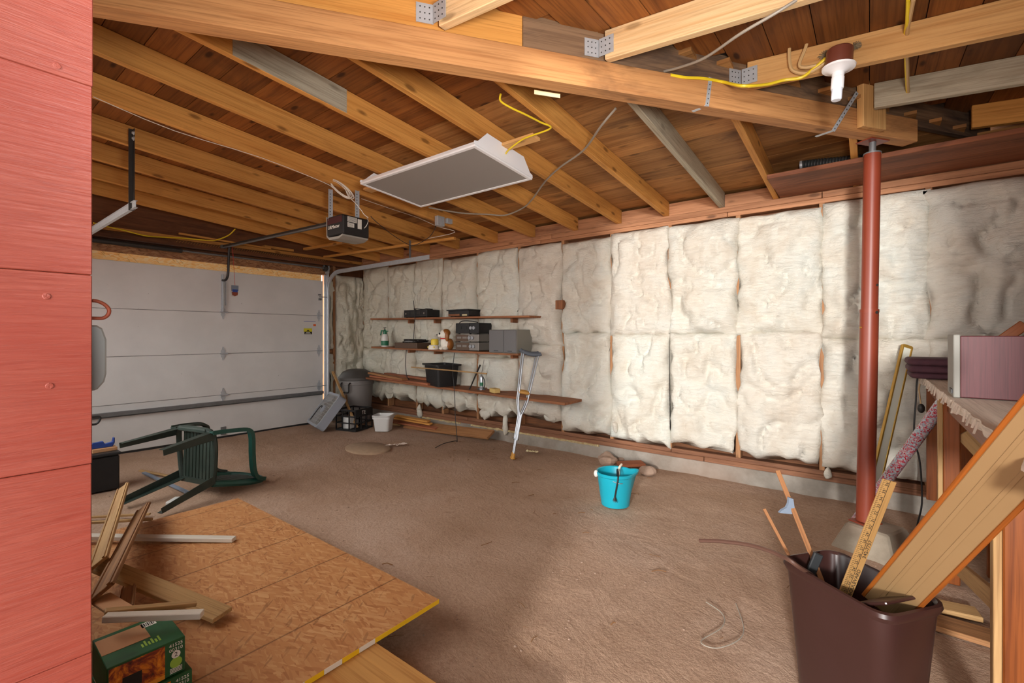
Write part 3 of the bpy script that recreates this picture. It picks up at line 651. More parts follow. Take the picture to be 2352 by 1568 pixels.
tr_ = MB(); tr_.box((XD, 3.665, 1.80), (XD+0.03, 3.70, 1.83)); tr_.box((XD, 3.66, 1.87), (XD+0.02, 3.70, 1.89)); tr_.tube([(XD+0.03, 3.66, 1.85), (XD+0.03, 3.80, 1.85)], 0.006, 8); tr_.build('top_roller_bracket', 'galv_dark', dr)
s1 = MB(); s1.box((XD, 3.44, 1.333), (XD+0.0015, 3.565, 1.383)); s1.build('warning_sticker', 'sticker_yellow', dr)
s1 = MB(); s1.box((XD+0.0005, 3.45, 1.297), (XD+0.002, 3.565, 1.334)); s1.prism([(-0.03, 0), (0.03, 0), (0, 0.022)], (XD+0.002, 3.505, 1.34), (0, 1, 0), (0, 0, 1), (1, 0, 0), 0.001); s1.build('sticker_print', 'print_black', dr)
s1 = MB(); s1.box((XD+0.0015, 3.475, 1.315), (XD+0.003, 3.535, 1.325)); s1.box((XD+0.0015, 3.46, 1.302), (XD+0.003, 3.55, 1.306)); s1.build('sticker_lines', 'print_white', dr)
MB().box((XD, 3.44, 1.482), (XD+0.002, 3.62, 1.488)).build('sticker_strip', 'sticker_blue', dr)
MB().box((XD, 3.585, 1.415), (XD+0.002, 3.625, 1.445)).build('orange_sticker', 'sticker_orange', dr)
# door tracks, one each side: vertical angle, curve, horizontal run
def door_track(y, s, label, xend):
    t = thing('door_track', label, 'track', (-6.3, y, 0), 'garage door tracks')
    pts = [(-6.40, y, 0.03), (-6.40, y, 1.95)]+[(-6.40+0.30*(1-math.cos(a)), y, 1.95+0.26*math.sin(a)) for a in [math.pi/2*k/8 for k in range(1, 9)]]+[(xend, y, 2.222)]
    m = MB()
    for i in range(len(pts)-1):
        a, b = V(pts[i]), V(pts[i+1]); d = (b-a).normalized(); up = V((0, s, 0)); nn = d.cross(V((0, 1, 0)))
        m.bar(a, b+d*0.004, 0.05, 0.003, up); m.bar(a+nn*0.025, b+nn*0.025+d*0.004, 0.003, 0.022, up); m.bar(a-nn*0.025, b-nn*0.025+d*0.004, 0.003, 0.022, up)
    m.build('channel', 'galv', t); return t
tr = door_track(3.785, -1, 'steel roller track on the garage door edge nearest the insulation', -4.18)
ang = MB(); ang.box((-6.47, 3.80, 0.02), (-6.40, 3.804, 2.24)); ang.box((-6.47, 3.765, 0.02), (-6.466, 3.804, 2.24)); ang.build('jamb_angle', 'galv', tr)
MB().bar((-4.55, 3.80, 2.24), (-4.55, 3.80, 2.47), 0.03, 0.004, (1, 0, 0)).build('hanger', 'galv_dark', tr)
MB().tube([(-6.44, 3.70, 0.535), (-6.44, 3.785, 0.535)], 0.006, 8).build('roller_pin', 'galv_dark', tr)
tl = door_track(0.97, 1, 'steel roller track hanging from a dark angle iron beside the red wall', -4.14)
hz = MB(); hz.box((-4.235, 0.975, 2.19), (-4.20, 0.979, 2.78)); hz.box((-4.235, 0.95, 2.19), (-4.231, 0.979, 2.78)); hz.build('hanger', 'steel_dark', tl)
bl = MB()
for z in (2.745, 2.705): bl.lathe([(0.016, 0), (0.016, 0.004), (0.009, 0.005), (0.009, 0.012)], (-4.2, 0.974, z), 12, (1, 0, 0), (0, 0, 1), (0, -1, 0))
bl.build('bolt', 'galv', tl)
# torsion shaft and spring over the door
ts = thing('torsion_spring', 'dark torsion spring and thin shaft above the garage door', 'spring', (-6.36, 2.4, 2.27))
MB().tube([(-6.36, 0.95, 2.272), (-6.36, 3.80, 2.272)], 0.012, 10).build('shaft', 'galv_dark', ts, True)
MB().tube([(-6.36, 1.05, 2.272), (-6.36, 1.92, 2.272)], 0.027, 12).build('coil', 'steel_dark', ts, True)
MB().lathe([(0.045, -0.02), (0.05, -0.01), (0.05, 0.01), (0.045, 0.02)], (-6.36, 3.72, 2.272), 16, (1, 0, 0), (0, 0, 1), (0, 1, 0)).build('cable_drum', 'steel_dark', ts, True)
MB().box((-6.44, 3.765, 2.2), (-6.33, 3.77, 2.31)).build('bearing_plate', 'galv', ts)
# opener
op = thing('door_opener', 'black garage door opener hanging on a long rail', 'opener', (-3.70, 2.385, 2.14))
bo = MB(); X0, X1, Y0, Y1 = -3.83, -3.57, 2.255, 2.515
bo.prism([(-0.13, -0.075), (0.13, -0.075), (0.13, 0.085), (0.10, 0.098), (-0.11, 0.098), (-0.13, 0.08)], (-3.70, 2.385, 2.235), (1, 0, 0), (0, 0, 1), (0, -1, 0), 0.26)
bo.build('housing', 'black_box', op, bevel=0.008)
ln = MB(); ln.prism([(-0.14, 0.11), (-0.132, 0.11), (-0.125, -0.05), (-0.10, -0.078), (0.06, -0.082), (0.115, -0.07), (0.115, -0.085), (0.05, -0.105), (-0.09, -0.10), (-0.135, -0.07)], (-3.70, 2.385, 2.23), (1, 0, 0), (0, 0, 1), (0, -1, 0), 0.262)
ln.build('light_lens', 'opener_gray', op, bevel=0.003)
MB().box((-3.82, 2.2535, 2.265), (-3.59, 2.256, 2.32)).build('maroon_panel', 'opener_maroon', op)
text_mesh('lettering', 'LiftMaster', 0.044, (-3.715, 2.2525, 2.235), (1, 0, 0), (0, 0, 1), 'print_white', op)
lb = MB(); lb.box((-3.571, 2.295, 2.27), (-3.568, 2.385, 2.315)); lb.box((-3.571, 2.295, 2.225), (-3.568, 2.36, 2.262)); lb.box((-3.571, 2.395, 2.225), (-3.568, 2.435, 2.31)); lb.build('spec_label', 'label_white', op)
lb = MB()
for i in range(5): lb.box((-3.5685, 2.30, 2.276+0.008*i), (-3.5675, 2.378, 2.279+0.008*i))
for i in range(4): lb.box((-3.5685, 2.30, 2.23+0.008*i), (-3.5675, 2.35, 2.232+0.008*i))
lb.build('label_print', 'print_black', op)['kind'] = 'stuff'
wm = MB()
for i in range(3): wm.tube(smooth_path([(-3.565, 2.46+0.01*i, 2.24+0.01*i), (-3.54, 2.47, 2.27), (-3.55, 2.49, 2.31), (-3.60, 2.51, 2.345)], 4), 0.0025, 6)
wm.build('terminal_wires', 'wire_white', op, True)['kind'] = 'stuff'
ra = MB(); ra.bar((-6.42, 2.385, 2.395), (-3.83, 2.385, 2.325), 0.04, 0.028); ra.build('rail', 'steel_dark', op)
ra = MB(); ra.bar((-6.42, 2.36, 2.377), (-3.85, 2.36, 2.31), 0.008, 0.012); ra.build('rail_flange', 'galv_dark', op)
MB().box((-6.46, 2.36, 2.375), (-6.40, 2.41, 2.415)).build('rail_bracket', 'galv_dark', op)
ar = MB(); ar.tube(smooth_path([(-6.25, 2.385, 2.37), (-6.28, 2.388, 2.22), (-6.30, 2.39, 2.05), (-6.33, 2.385, 1.985), (-6.38, 2.38, 1.97), (-6.44, 2.38, 1.975)], 4), 0.014, 8); ar.build('drive_arm', 'dark_plastic', op, True)
for (x, y, z1) in ((-3.80, 2.27, 2.585), (-3.62, 2.42, 2.575)):
    sp = MB().bar((x, y, 2.30), (x, y, z1), 0.034, 0.003, (1, 0, 0)); sp.bar((x+0.0, y+0.016, 2.30), (x, y+0.016, z1), 0.003, 0.03, (1, 0, 0)); sp = sp.build('hanger_strap', 'galv', op)
    hl = MB()
    for k in range(8): hl.lathe([(0.005, -0.001), (0.005, 0.001)], (x+0.002, y, 2.36+0.026*k), 6, (0, 1, 0), (0, 0, 1), (1, 0, 0))
    hl.build('strap_holes', 'steel_dark', sp)['kind'] = 'stuff'
rc = op
MB().tube([(-6.2, 2.40, 2.385), (-6.2, 2.43, 1.90)], 0.0022, 6).build('release_cord', 'red_bright', rc)
MB().box((-6.204, 2.39, 1.83), (-6.2, 2.47, 1.90)).build('release_card', 'tape_blue', rc); MB().box((-6.2, 2.40, 1.815), (-6.198, 2.46, 1.85)).build('print_band', 'blue_plastic', rc)
MB().prism([(-0.035, 0), (0.035, 0), (0.03, -0.035), (0, -0.05), (-0.03, -0.035)], (-6.202, 2.43, 1.815), (0, 1, 0), (0, 0, 1), (1, 0, 0), 0.004).build('pull_handle', 'rust', rc)
# ================================================================== BEAM, POST, CEILING FITTINGS
BM = thing('support_beam', 'heavy diagonal wooden beam carried by the red post', 'beam', HC+BD*2.0)
MB().bar(HC+V((0, 0, 0.0685))-BD*0.55, HC+V((0, 0, 0.0685))+BD*4.16, 0.087, 0.137).build('timber', 'beam_wood', BM, bevel=0.004)
def onbeam(x, y, off=0.0): return pP(x, y, BF0+BN*off, BN)
for (px0, py0, px1, py1) in ((1632, 178, 1624, 243),):
    a, b = onbeam(px0, py0, 0.002), onbeam(px1, py1, 0.002)
    sb = MB().bar(a, b, 0.022, 0.0016, BN).bar(b+BN*0.002, b-BN*0.07-BD*0.035-V((0, 0, 0.002)), 0.022, 0.0016, (0, 0, 1)).build('steel_strap', 'galv', BM)
    hm = MB()
    for k in range(6): hm.lathe([(0.003, 0), (0.003, 0.001)], a.lerp(b, (k+0.5)/6)+BN*0.0012, 6, BD, V((0, 0, 1)), BN)
    hm.build('strap_holes', 'steel_dark', sb)['kind'] = 'stuff'
a, b, c_ = onbeam(1969, 212, 0.055), onbeam(1914, 300, 0.006), onbeam(1914, 300, 0.006)-BN*0.085-BD*0.03-V((0, 0, 0.003))
sb = MB().bar(a, b, 0.022, 0.0016, BN).bar(b, c_, 0.022, 0.0016, (0, 0, 1)).build('steel_strap', 'galv', BM)
hm = MB()
for k in range(10): hm.lathe([(0.0036, 0), (0.0036, 0.001)], a.lerp(b, (k+0.5)/10)+BN*0.002, 6, BD, V((0, 0, 1)), BN)
hm.build('strap_holes', 'steel_dark', sb)['kind'] = 'stuff'
a = onbeam(1966, 300, 0.0); b = onbeam(2020, 304, 0.0); cc = (a+b)/2; cc.z = 2.655
tag(MB().obox(cc+BN*0.021, (0, 0, 1), BD, BN, (0.33, (b-a).length*0.97, 0.04)).build('scab_block', 'block_pale', None, bevel=0.003), 'short pale wooden block fixed upright on the beam above the red post', 'wood block')
rbz_ = lambda x, y, d=0.004: pP(x, y, (0, 4.42, 2.43-d), (0, 0.076, 1))
# red adjustable steel post on a concrete pier
PB, PT = V((-0.02, 3.57, 0.14)), V((0.016, 3.598, 2.475)); PD = (PT-PB).normalized(); px_, py_, pz_ = basis(PD)
po = thing('jack_post', 'red adjustable steel post holding up the diagonal beam', 'post', PB)
def along(z): return PB+PD*((z-PB.z)/PD.z)
MB().tube([along(0.15), along(1.44)], 0.0475, 24).build('lower_tube', 'post_red', po, True)
MB().tube([along(1.43), along(2.40)], 0.0435, 24).build('upper_tube', 'post_red', po, True)
MB().tube([along(1.425), along(1.445)], 0.049, 24).build('collar', 'post_red', po, True)
MB().tube([along(2.395), along(2.403)], 0.046, 24).build('cap', 'galv_dark', po, True)
MB().tube([along(2.40), along(2.472)], 0.018, 14).build('screw', 'galv_dark', po, True)
MB().obox(PT-V((0, 0, 0.003)), BD, BN, (0, 0, 1), (0.15, 0.095, 0.006)).build('top_plate', 'post_red', po)
MB().obox(PB+V((0, 0, 0.004)), BD, BN, (0, 0, 1), (0.13, 0.11, 0.008)).build('base_plate', 'post_red', po)
MB().tube([along(1.335)-RT*0.056, along(1.335)+RT*0.056], 0.005, 8).build('pin', 'brass', po, True)
hm = MB()
for z, r in ((1.425, 0.009), (1.59, 0.007)): hm.lathe([(r, 0), (r, 0.002)], along(z)-FW*0.0475+RT*0.008, 12, RT, V((0, 0, 1)), -FW)
hm.build('holes', 'steel_dark', po)['kind'] = 'stuff'
m = MB(); ca, sa = math.cos(-0.42), math.sin(-0.42); ex, ey = V((ca, sa, 0)), V((-sa, ca, 0)); c0 = V((0.03, 3.56, 0)); vs = []
for h, z in ((0.175, -0.03), (0.12, 0.115), (0.11, 0.14)):
    for i, j in ((-1, -1), (1, -1), (1, 1), (-1, 1)): vs.append(c0+ex*(h*i)+ey*(h*j)+V((0, 0, z)))
m.add(vs, [(3, 2, 1, 0), (8, 9, 10, 11)]+[(l*4+i, l*4+(i+1) % 4, l*4+4+(i+1) % 4, l*4+4+i) for l in range(2) for i in range(4)])
tag(m.build('pier_block', 'pier', None, bevel=0.01), 'square tapered concrete pier block under the red post', 'concrete block')
# 2 x 4 foot light fitting under the rafters
sl = V((0, -1, 0.076)).normalized(); nrm = V((0, 0.076, 1)).normalized()
fc = V((-2.56, 2.46, zL(2.46)-0.12)); ft = thing('light_fixture', 'white metal strip-light box with a flat grey panel under the rafters', 'light fixture', fc)
EX = V((1, 0, 0)); hl2, hw2 = 0.60, 0.31
def fpt(x, y, z): return fc+EX*x+sl*y+nrm*z
bod = MB(); vs = []
for z, a, b in ((0.0, 0.60, 0.31), (0.025, 0.595, 0.302), (0.105, 0.57, 0.17)):
    for i, j in ((-1, -1), (1, -1), (1, 1), (-1, 1)): vs.append(fpt(a*i, b*j, z))
bod.add(vs, [(8, 9, 10, 11)]+[(l*4+i, l*4+(i+1) % 4, l*4+4+(i+1) % 4, l*4+4+i) for l in range(2) for i in range(4)]); bod.build('housing', 'white_enamel', ft)
fr = MB()
for y in (-1, 1): fr.bar(fpt(-0.607, 0.30*y, -0.004), fpt(0.607, 0.30*y, -0.004), 0.026, 0.014, nrm)
for x in (-1, 1): fr.bar(fpt(0.594*x, -0.287, -0.004), fpt(0.594*x, 0.287, -0.004), 0.026, 0.014, nrm)
fr.build('door_frame', 'white_enamel', ft, bevel=0.002)
MB().obox(fpt(0, 0, -0.005), EX, sl, nrm, (1.163, 0.575, 0.004)).build('prismatic_panel', 'lens', ft)
for x in (-1, 1):
    MB().prism([(-0.32, 0.0), (0.32, 0.0), (0.315, 0.02), (0.285, 0.028), (0.20, 0.115), (-0.20, 0.115), (-0.285, 0.028), (-0.315, 0.02)], fpt(0.603*x, 0, 0.004), sl, nrm, EX*x, 0.004).build('end_plate', 'white_enamel', ft)
zb_ = zL(2.46)
tag(MB().bar((-3.52, 2.46, zb_-0.011), (-1.70, 2.46, zb_-0.011), 0.085, 0.02, nrm).build('mounting_batten', 'block_pale', None, bevel=0.002), 'flat wooden batten across the rafters that carries the white light box', 'batten')
tag(MB().bar(rbz_(745, 590, 0.02), rbz_(1045, 547, 0.02), 0.04, 0.03).build('ceiling_batten', 'rafter', None, bevel=0.002), 'long thin batten under the rafters above the right door track', 'batten')
tag(MB().bar(rbz_(700, 572, 0.02), rbz_(790, 556, 0.02), 0.05, 0.03).build('ceiling_batten', 'rafter', None, bevel=0.002), 'short batten under the rafters near the garage door', 'batten')
# lampholder
lc = pT(1926, 158, 2.17); lo_ = thing('lamp_holder', 'white porcelain lampholder with a screw-in bulb under a brown box', 'lamp', V((lc.x, lc.y, lc.z-0.15)))
ax = V((0.06, 0.02, 1)).normalized(); lx, ly, lz = basis(ax)
L_ = lambda prof, n, mt, seg=28: MB().lathe(prof, lc, seg, ly, lz, ax).build(n, mt, lo_, True)
L_([(0.052, 0.012), (0.054, 0.02), (0.054, 0.085), (0.05, 0.09)], 'junction_box', 'brown_plastic')
L_([(0.0, -0.04), (0.024, -0.04), (0.026, -0.02), (0.045, -0.006), (0.066, 0.0), (0.068, 0.008), (0.060, 0.013), (0.0, 0.014)], 'base', 'ceramic')
L_([(0.024, -0.095), (0.026, -0.09), (0.026, -0.042), (0.024, -0.04)], 'socket', 'ceramic')
L_([(0.0, -0.148), (0.018, -0.147), (0.0215, -0.142), (0.022, -0.10), (0.02, -0.094)], 'bulb', 'bulb_white')
# metal junction box on the rafters
jb = thing('junction_box', 'small grey metal electrical box on the rafters beside the light fixture', 'electrical box', pT(1018, 515, 4.9))
p = pT(1010, 508, 4.9); MB().obox(p, (1, 0, 0), (0, 1, 0), (0, 0, 1), (0.05, 0.10, 0.10)).build('box', 'galv', jb, bevel=0.003)
p = pT(1031, 508, 4.95); MB().obox(p, (1, 0, 0), (0, 1, 0), (0, 0, 1), (0.04, 0.075, 0.05)).build('outlet', 'galv', jb, bevel=0.003)
# nest on the pale rafter
def onrB(x, y): return pY(x, y, 2.718)
nm = MB(); rnd = random.Random(3)
for cpx, cpy, rr, n in ((1965, 108, 0.028, 70), (1893, 128, 0.03, 40)):
    c = onrB(cpx, cpy)
    for k in range(n):
        a = rnd.uniform(0, 6.28); b = a+rnd.uniform(1, 2.5); r = rr*rnd.uniform(0.3, 1)
        nm.tube([c+V((r*math.cos(a), -rnd.uniform(0, 0.014), r*0.8*math.sin(a))), c+V((0, -rnd.uniform(0.004, 0.02), 0)), c+V((r*math.cos(b), -rnd.uniform(0, 0.014), r*0.8*math.sin(b)))], 0.0012, 4)
nm.build('wasp_nest', 'nest', None); nmo = bpy.data.objects['wasp_nest']; tag(nmo, 'tangled dry grass nest remains stuck to the rafter beside the lampholder', 'nest'); nmo['kind'] = 'stuff'
# ------------------------------------------------------------------ cables
rbz = lambda x, y, d=0.004: pP(x, y, (0, 4.42, 2.43-d), (0, 0.076, 1))       # under the rafters
cable('yellow_cable', [rbz(1150, 216), rbz(1150, 232, 0.02), rbz(1175, 248, 0.03), rbz(1205, 262, 0.03), rbz(1240, 280, 0.02), rbz(1265, 294, 0.02), V((-1.715, 2.40, zb_-0.026)), V((-1.78, 2.41, zb_-0.027)), fpt(0.66, 0.03, 0.07), fpt(0.60, 0.0, 0.06)], 0.0055, 'cable_yellow', 'yellow electrical cable looping into the end of the white light box')
cable('yellow_cable', [onbeam(1540, 172, 0.0), onbeam(1575, 178, 0.007), onbeam(1615, 180, 0.009), onbeam(1660, 188, 0.010), pY(1705, 197, 2.52), pY(1760, 194, 2.62), pY(1800, 184, 2.67), pY(1840, 178, 2.68), pY(1866, 160, 2.69), pY(1897, 134, 2.69)], 0.0075, 'cable_yellow', 'yellow electrical cable running along the diagonal beam to the lampholder')
cable('gray_cable', [pY(1830, 0, 2.03), pY(1775, 34, 2.02), pY(1700, 78, 2.05), pY(1620, 132, 2.2), pY(1560, 155, 2.3), pY(1515, 166, 2.35)], 0.006, 'cable_gray', 'grey cable drooping from the pale rafter to the beam')
cable('gray_cable', [rbz(1415, 248, -0.02), rbz(1380, 290, 0.03), rbz(1340, 345), rbz(1285, 385), rbz(1251, 418, 0.006), rbz(1222, 458, 0.02), rbz(1200, 478, 0.006), rbz(1160, 494, 0.02), rbz(1120, 492, 0.02), rbz(1070, 490, 0.006), rbz(1020, 483, 0.02), rbz(985, 476, 0.02)], 0.007, 'cable_gray', 'grey cable stapled across the rafters below the light box')
cable('tan_cable', [pY(1836, 25, 2.70), pY(1815, 95, 2.69), pY(1815, 150, 2.69), pY(1830, 166, 2.69), pY(1860, 166, 2.69), pY(1895, 145, 2.69)], 0.008, 'cable_tan', 'outer tan cable looping down behind the lampholder')
cable('tan_cable', [pY(1886, 10, 2.70), pY(1862, 70, 2.69), pY(1850, 110, 2.69), pY(1836, 148, 2.69), pY(1850, 155, 2.69), pY(1875, 150, 2.69)], 0.008, 'cable_tan', 'inner tan cable looping down behind the lampholder')
cable('tan_cable', [pY(2098, 0, 2.5), pY(2090, 40, 2.6), pY(2084, 76, 2.71), pY(2084, 140, 3.0), pY(2086, 205, 3.33), pY(2090, 222, 3.40)], 0.008, 'cable_tan', 'tan cable dropping through holes in two rafters')
cable('yellow_cable', [pY(2086, 0, 2.5), pY(2084, 50, 2.62), pY(2080, 76, 2.72), pY(2081, 140, 3.0), pY(2084, 205, 3.33), pY(2087, 220, 3.40)], 0.0075, 'cable_yellow', 'yellow cable dropping through holes in two rafters')
cable('yellow_cable', [pY(2130, 238, 4.2), pY(2180, 250, 4.3), pY(2215, 268, 4.4), pY(2240, 281, 4.45), pY(2262, 282, 4.445), pY(2310, 272, 4.445), pY(2352, 266, 4.445), pY(2420, 255, 4.445)], 0.0075, 'cable_yellow', 'yellow cable sagging above the loft shelf at the right')
cable('yellow_cable', [pX(215, 512, -6.0), pX(250, 521, -6.1), pX(290, 530, -6.2), pX(340, 542, -6.3), pX(410, 546, -6.4), pX(480, 552, -6.4), pX(500, 550, -6.3), pX(525, 540, -6.1), pX(540, 526, -5.9)], 0.007, 'cable_yellow', 'yellow cable sagging above the garage door')
rafX = lambda x, y, X: pX(x, y, X)
cable('white_wire', [pX(214, 222, -3.665), pX(400, 300, -3.665), pX(600, 362, -3.665), pX(742, 418, -3.665), pX(765, 432, -3.66)], 0.0025, 'wire_white', 'thin white wire stapled along a rafter to the opener', 'wire', 3, None, 5)
cl = MB(); cc = pT(780, 434, 4.0)
for k in range(5):
    a0 = k*0.7; rx, rz = 0.075+0.006*k, 0.055+0.005*(k % 3); ce_ = cc+V((0.004*k, 0.004*k, 0.004*(k % 2)))
    cl.tube([ce_+RT*(rx*math.cos(t)-0.35*rz*math.sin(t))+V((0, 0, -rx*0.6*math.cos(t)+rz*math.sin(t))) for t in [2*math.pi*i/22 for i in range(22)]], 0.003, 5, True)
coil = thing('wire_coil', 'coil of thin white wire above the black opener', 'wire', cc); cl.build('loops', 'wire_white', coil, True)
MB().tube(smooth_path([cc+RT*0.05, pT(800, 450, 3.98), pT(815, 465, 3.95), pT(830, 483, 3.95), pT(836, 492, 3.95), pT(846, 500, 3.98)], 5), 0.003, 5).build('tail', 'wire_white', coil, True)
cable('power_cable', [pT(852, 497, 4.2), pT(865, 510, 4.4), pT(900, 538, 4.8), pT(935, 560, 5.2), pT(950, 563, 5.2), pT(970, 555, 5.0), pT(990, 540, 4.9), pT(1002, 518, 4.88)], 0.0035, 'wire_black', 'black power cord drooping from the opener to the grey box', 'cord')
cable('white_wire', [pT(830, 456, 4.6), pT(900, 480, 4.9), pT(960, 500, 5.2), pT(1005, 520, 5.3), pT(1045, 533, 5.3), pT(980, 548, 5.3)], 0.003, 'wire_white', 'thin white wire running on from the opener across the rafters', 'wire', 4, None, 5)
# loft boards above the wall with flexible hose
lf = thing('loft_shelf', 'wide dark brown loft boards overhead at the right', 'shelf', (0.55, 4.12, 2.43))
for k, (y0, y1) in enumerate(((3.83, 4.12), (4.123, 4.42))):
    vs = []; gl = []
    for X in (-0.595+0.005*k, 1.74):
        for (Y, Z) in ((y0, 2.432), (y1, 2.431)):
            for h in (0, 0.032): vs.append((X, Y, Z+h)); gl.append((X, Y+k*3.3, h))
    MB().add(vs, MB.BF, gl).build('board', 'loft_wood', lf, bevel=0.003)
fh = thing('flexible_hose', 'dark ribbed flexible hose lying on the loft boards', 'hose', (-0.15, 4.1, 2.49))
hp = [pY(1842, 379, 4.12), pY(1985, 366, 4.12)]; n = 60
MB().tube([hp[0].lerp(hp[1], i/n) for i in range(n+1)], [0.036 if i % 3 else 0.030 for i in range(n+1)], 14).build('ribs', 'hose_dark', fh, True)
MB().tube([hp[0]-V((0.012, 0, 0)), hp[0]+V((0.004, 0, 0))], 0.038, 14).build('end_ring', 'galv', fh, True)
tag(MB().obox(pP(1257, 216, BF0-BN*0.11, BN)+V((0, 0, 0)), BD, BN, (0, 0, 1), (0.135, 0.003, 0.02)).build('masking_tape', 'tape'), 'strip of torn masking tape hanging below the diagonal beam', 'tape')
tag(MB().box((-2.70-0.045, 4.335, 1.57), (-2.70+0.045, 4.42, 1.67)).build('wood_block', 'shelf_wood', None, bevel=0.003), 'small square wooden block nailed to a stud between insulation batts', 'wood block')
# wall hook and grey wall control on the end of the red wall
wh = MB(); pts = [pX(212, 690, -0.748), pX(225, 692, -0.748), pX(240, 699, -0.748), pX(250, 710, -0.748), pX(249, 721, -0.748), pX(240, 729, -0.748), pX(225, 731, -0.748), V((-0.748, 0.115, pX(212, 729, -0.748).z))]
tag(wh.tube(smooth_path(pts, 5), 0.0021, 10).build('screw_hook', 'rust', None, True), 'rusty red screw hook in the edge of the red wall', 'hook')
wc_ = thing('wall_control', 'grey rounded plastic wall control behind the red wall edge', 'switch', (-0.80, 0.128, 1.22))
zt, zb = 1.302, 1.221
MB().prism([(0.128, zb), (0.139, zb), (0.1465, zb+0.010), (0.1485, zb+0.02), (0.1485, zt-0.018), (0.1445, zt-0.004), (0.139, zt), (0.128, zt)], (-0.782, 0, 0), (0, 1, 0), (0, 0, 1), (1, 0, 0), 0.05).build('cover', 'gray_plastic', wc_, bevel=0.002)
MB().box((-0.811, 0.127, zb+0.003), (-0.753, 0.133, zt-0.003)).build('back_plate', 'dark_plastic', wc_)
# ================================================================== WALL SHELVES AND WHAT STANDS ON THEM
def shelf(name, label, x0, x1, z0, z1, y0, y1, th, ncl):
    s = thing(name, label, 'shelf', ((x0+x1)/2, (y0+y1)/2, (z0+z1)/2), 'plank shelves on the insulated wall')
    vs = []; gl = []
    for X, Z in ((x0, z0), (x1, z1)):
        for Y in (y0, y1):
            for h in (0, th): vs.append((X, Y, Z-th+h)); gl.append((X, Y, h))
    MB().add(vs, MB.BF, gl).build('plank', 'shelf_wood', s, bevel=0.002)
    for k in range(ncl):
        t = (k+0.5)/ncl; X = x0+(x1-x0)*t; X = min(STUDS, key=lambda q: abs(q-X)); Z = z0+(z1-z0)*(X-x0)/(x1-x0)
        MB().box((X-0.016, 4.27, Z-th-0.05), (X+0.016, 4.40, Z-th-0.001)).build('cleat', 'shelf_wood', s)
    return lambda X: z0+(z1-z0)*(X-x0)/(x1-x0)
zT = shelf('wall_shelf', 'topmost plank shelf on the insulated wall, holding two black stereo units', -5.78, -2.92, 1.529, 1.50, 4.09, 4.36, 0.022, 3)
zM = shelf('wall_shelf', 'middle plank shelf on the insulated wall, holding stereos and the dog figurine', -5.76, -3.07, 1.118, 1.083, 4.09, 4.36, 0.024, 3)
zB = shelf('wall_shelf', 'lowest and longest plank shelf, holding the black tote', -5.78, -2.42, 0.675, 0.605, 4.0, 4.36, 0.026, 4)
def xat(px, Y): return pY(px, 700, Y).x
def unit(name, label, cat, x0, x1, y0, y1, z0, h, mat, group=None):
    t = thing(name, label, cat, ((x0+x1)/2, (y0+y1)/2, z0), group)
    MB().box((x0, y0, z0+0.008), (x1, y1, z0+h)).build('case', mat, t, bevel=0.004)
    f = MB()
    for X in (x0+0.03, x1-0.03):
        for Y in (y0+0.03, y1-0.03): f.lathe([(0.012, 0), (0.012, 0.01)], (X, Y, z0), 8)
    f.build('feet', 'black_box', t)['kind'] = 'stuff'; return t
# top shelf: two black units
x0, x1 = xat(929, 4.12), xat(982, 4.12); z = zT((x0+x1)/2)
u = unit('cassette_deck', 'black stereo deck with a cord on the top shelf, nearer the door', 'stereo', x0, x1, 4.11, 4.34, z, 0.105, 'black_box')
f = MB()
for k in range(3): f.box((x0+0.04+0.11*k, 4.107, z+0.045), (x0+0.12+0.11*k, 4.111, z+0.085))
f.box((x0+0.02, 4.107, z+0.02), (x1-0.02, 4.111, z+0.03)); f.build('fascia', 'steel_dark', u)['kind'] = 'stuff'
for X in (x0+0.05, x1-0.05): MB().lathe([(0.012, 0), (0.012, 0.01)], (X, 4.108, z+0.055), 10, (1, 0, 0), (0, 0, 1), (0, -1, 0)).build('knob', 'stereo_silver', u)
MB().tube(smooth_path([(x0+0.15, 4.2, z+0.11), (x0+0.2, 4.12, z+0.12), (x0+0.30, 4.2, z+0.112), (x0+0.4, 4.15, z+0.115), (x0+0.42, 4.25, z+0.112)], 5), 0.005, 6).build('cord', 'wire_black', u, True)
x0, x1 = xat(1028, 4.12), xat(1077, 4.12); z = zT((x0+x1)/2)
u = unit('tape_deck', 'black stereo unit with a flat lid on the top shelf, nearer the crutches', 'stereo', x0+0.02, x1, 4.11, 4.34, z, 0.075, 'black_box')
MB().box((x0, 4.10, z+0.076), (x1, 4.34, z+0.092)).build('lid', 'black_box', u); MB().box((x0+0.03, 4.106, z+0.012), (x0+0.22, 4.111, z+0.035)).build('display', 'shelf_wood', u)
MB().obox((x1-0.06, 4.13, z+0.02), (1, 0, 0), (0, 1, 0), (0, 0, 1), (0.08, 0.05, 0.018)).build('paper_scrap', 'tape', u)
# middle shelf
x = xat(884, 4.18); z = zM(x); sp_ = thing('pump_sprayer', 'white pump spray bottle with a green top at the shelf end', 'spray bottle', (x, 4.18, z))
MB().lathe([(0.05, 0), (0.053, 0.008), (0.053, 0.09), (0.048, 0.13), (0.035, 0.17), (0.026, 0.185)], (x, 4.18, z), 20).build('bottle', 'sprayer_white', sp_, True)
MB().lathe([(0.0535, 0.02), (0.0545, 0.022), (0.0545, 0.085), (0.0535, 0.087)], (x, 4.18, z), 20).build('label_band', 'sprayer_green', sp_, True)
h = MB(); h.lathe([(0.028, 0.183), (0.028, 0.225), (0.02, 0.235), (0.012, 0.25)], (x, 4.18, z), 16); h.bar((x-0.055, 4.16, z+0.235), (x+0.06, 4.19, z+0.225), 0.014, 0.014); h.bar((x-0.05, 4.16, z+0.235), (x-0.065, 4.155, z+0.165), 0.012, 0.016); h.build('pump_head', 'sprayer_green', sp_, True)
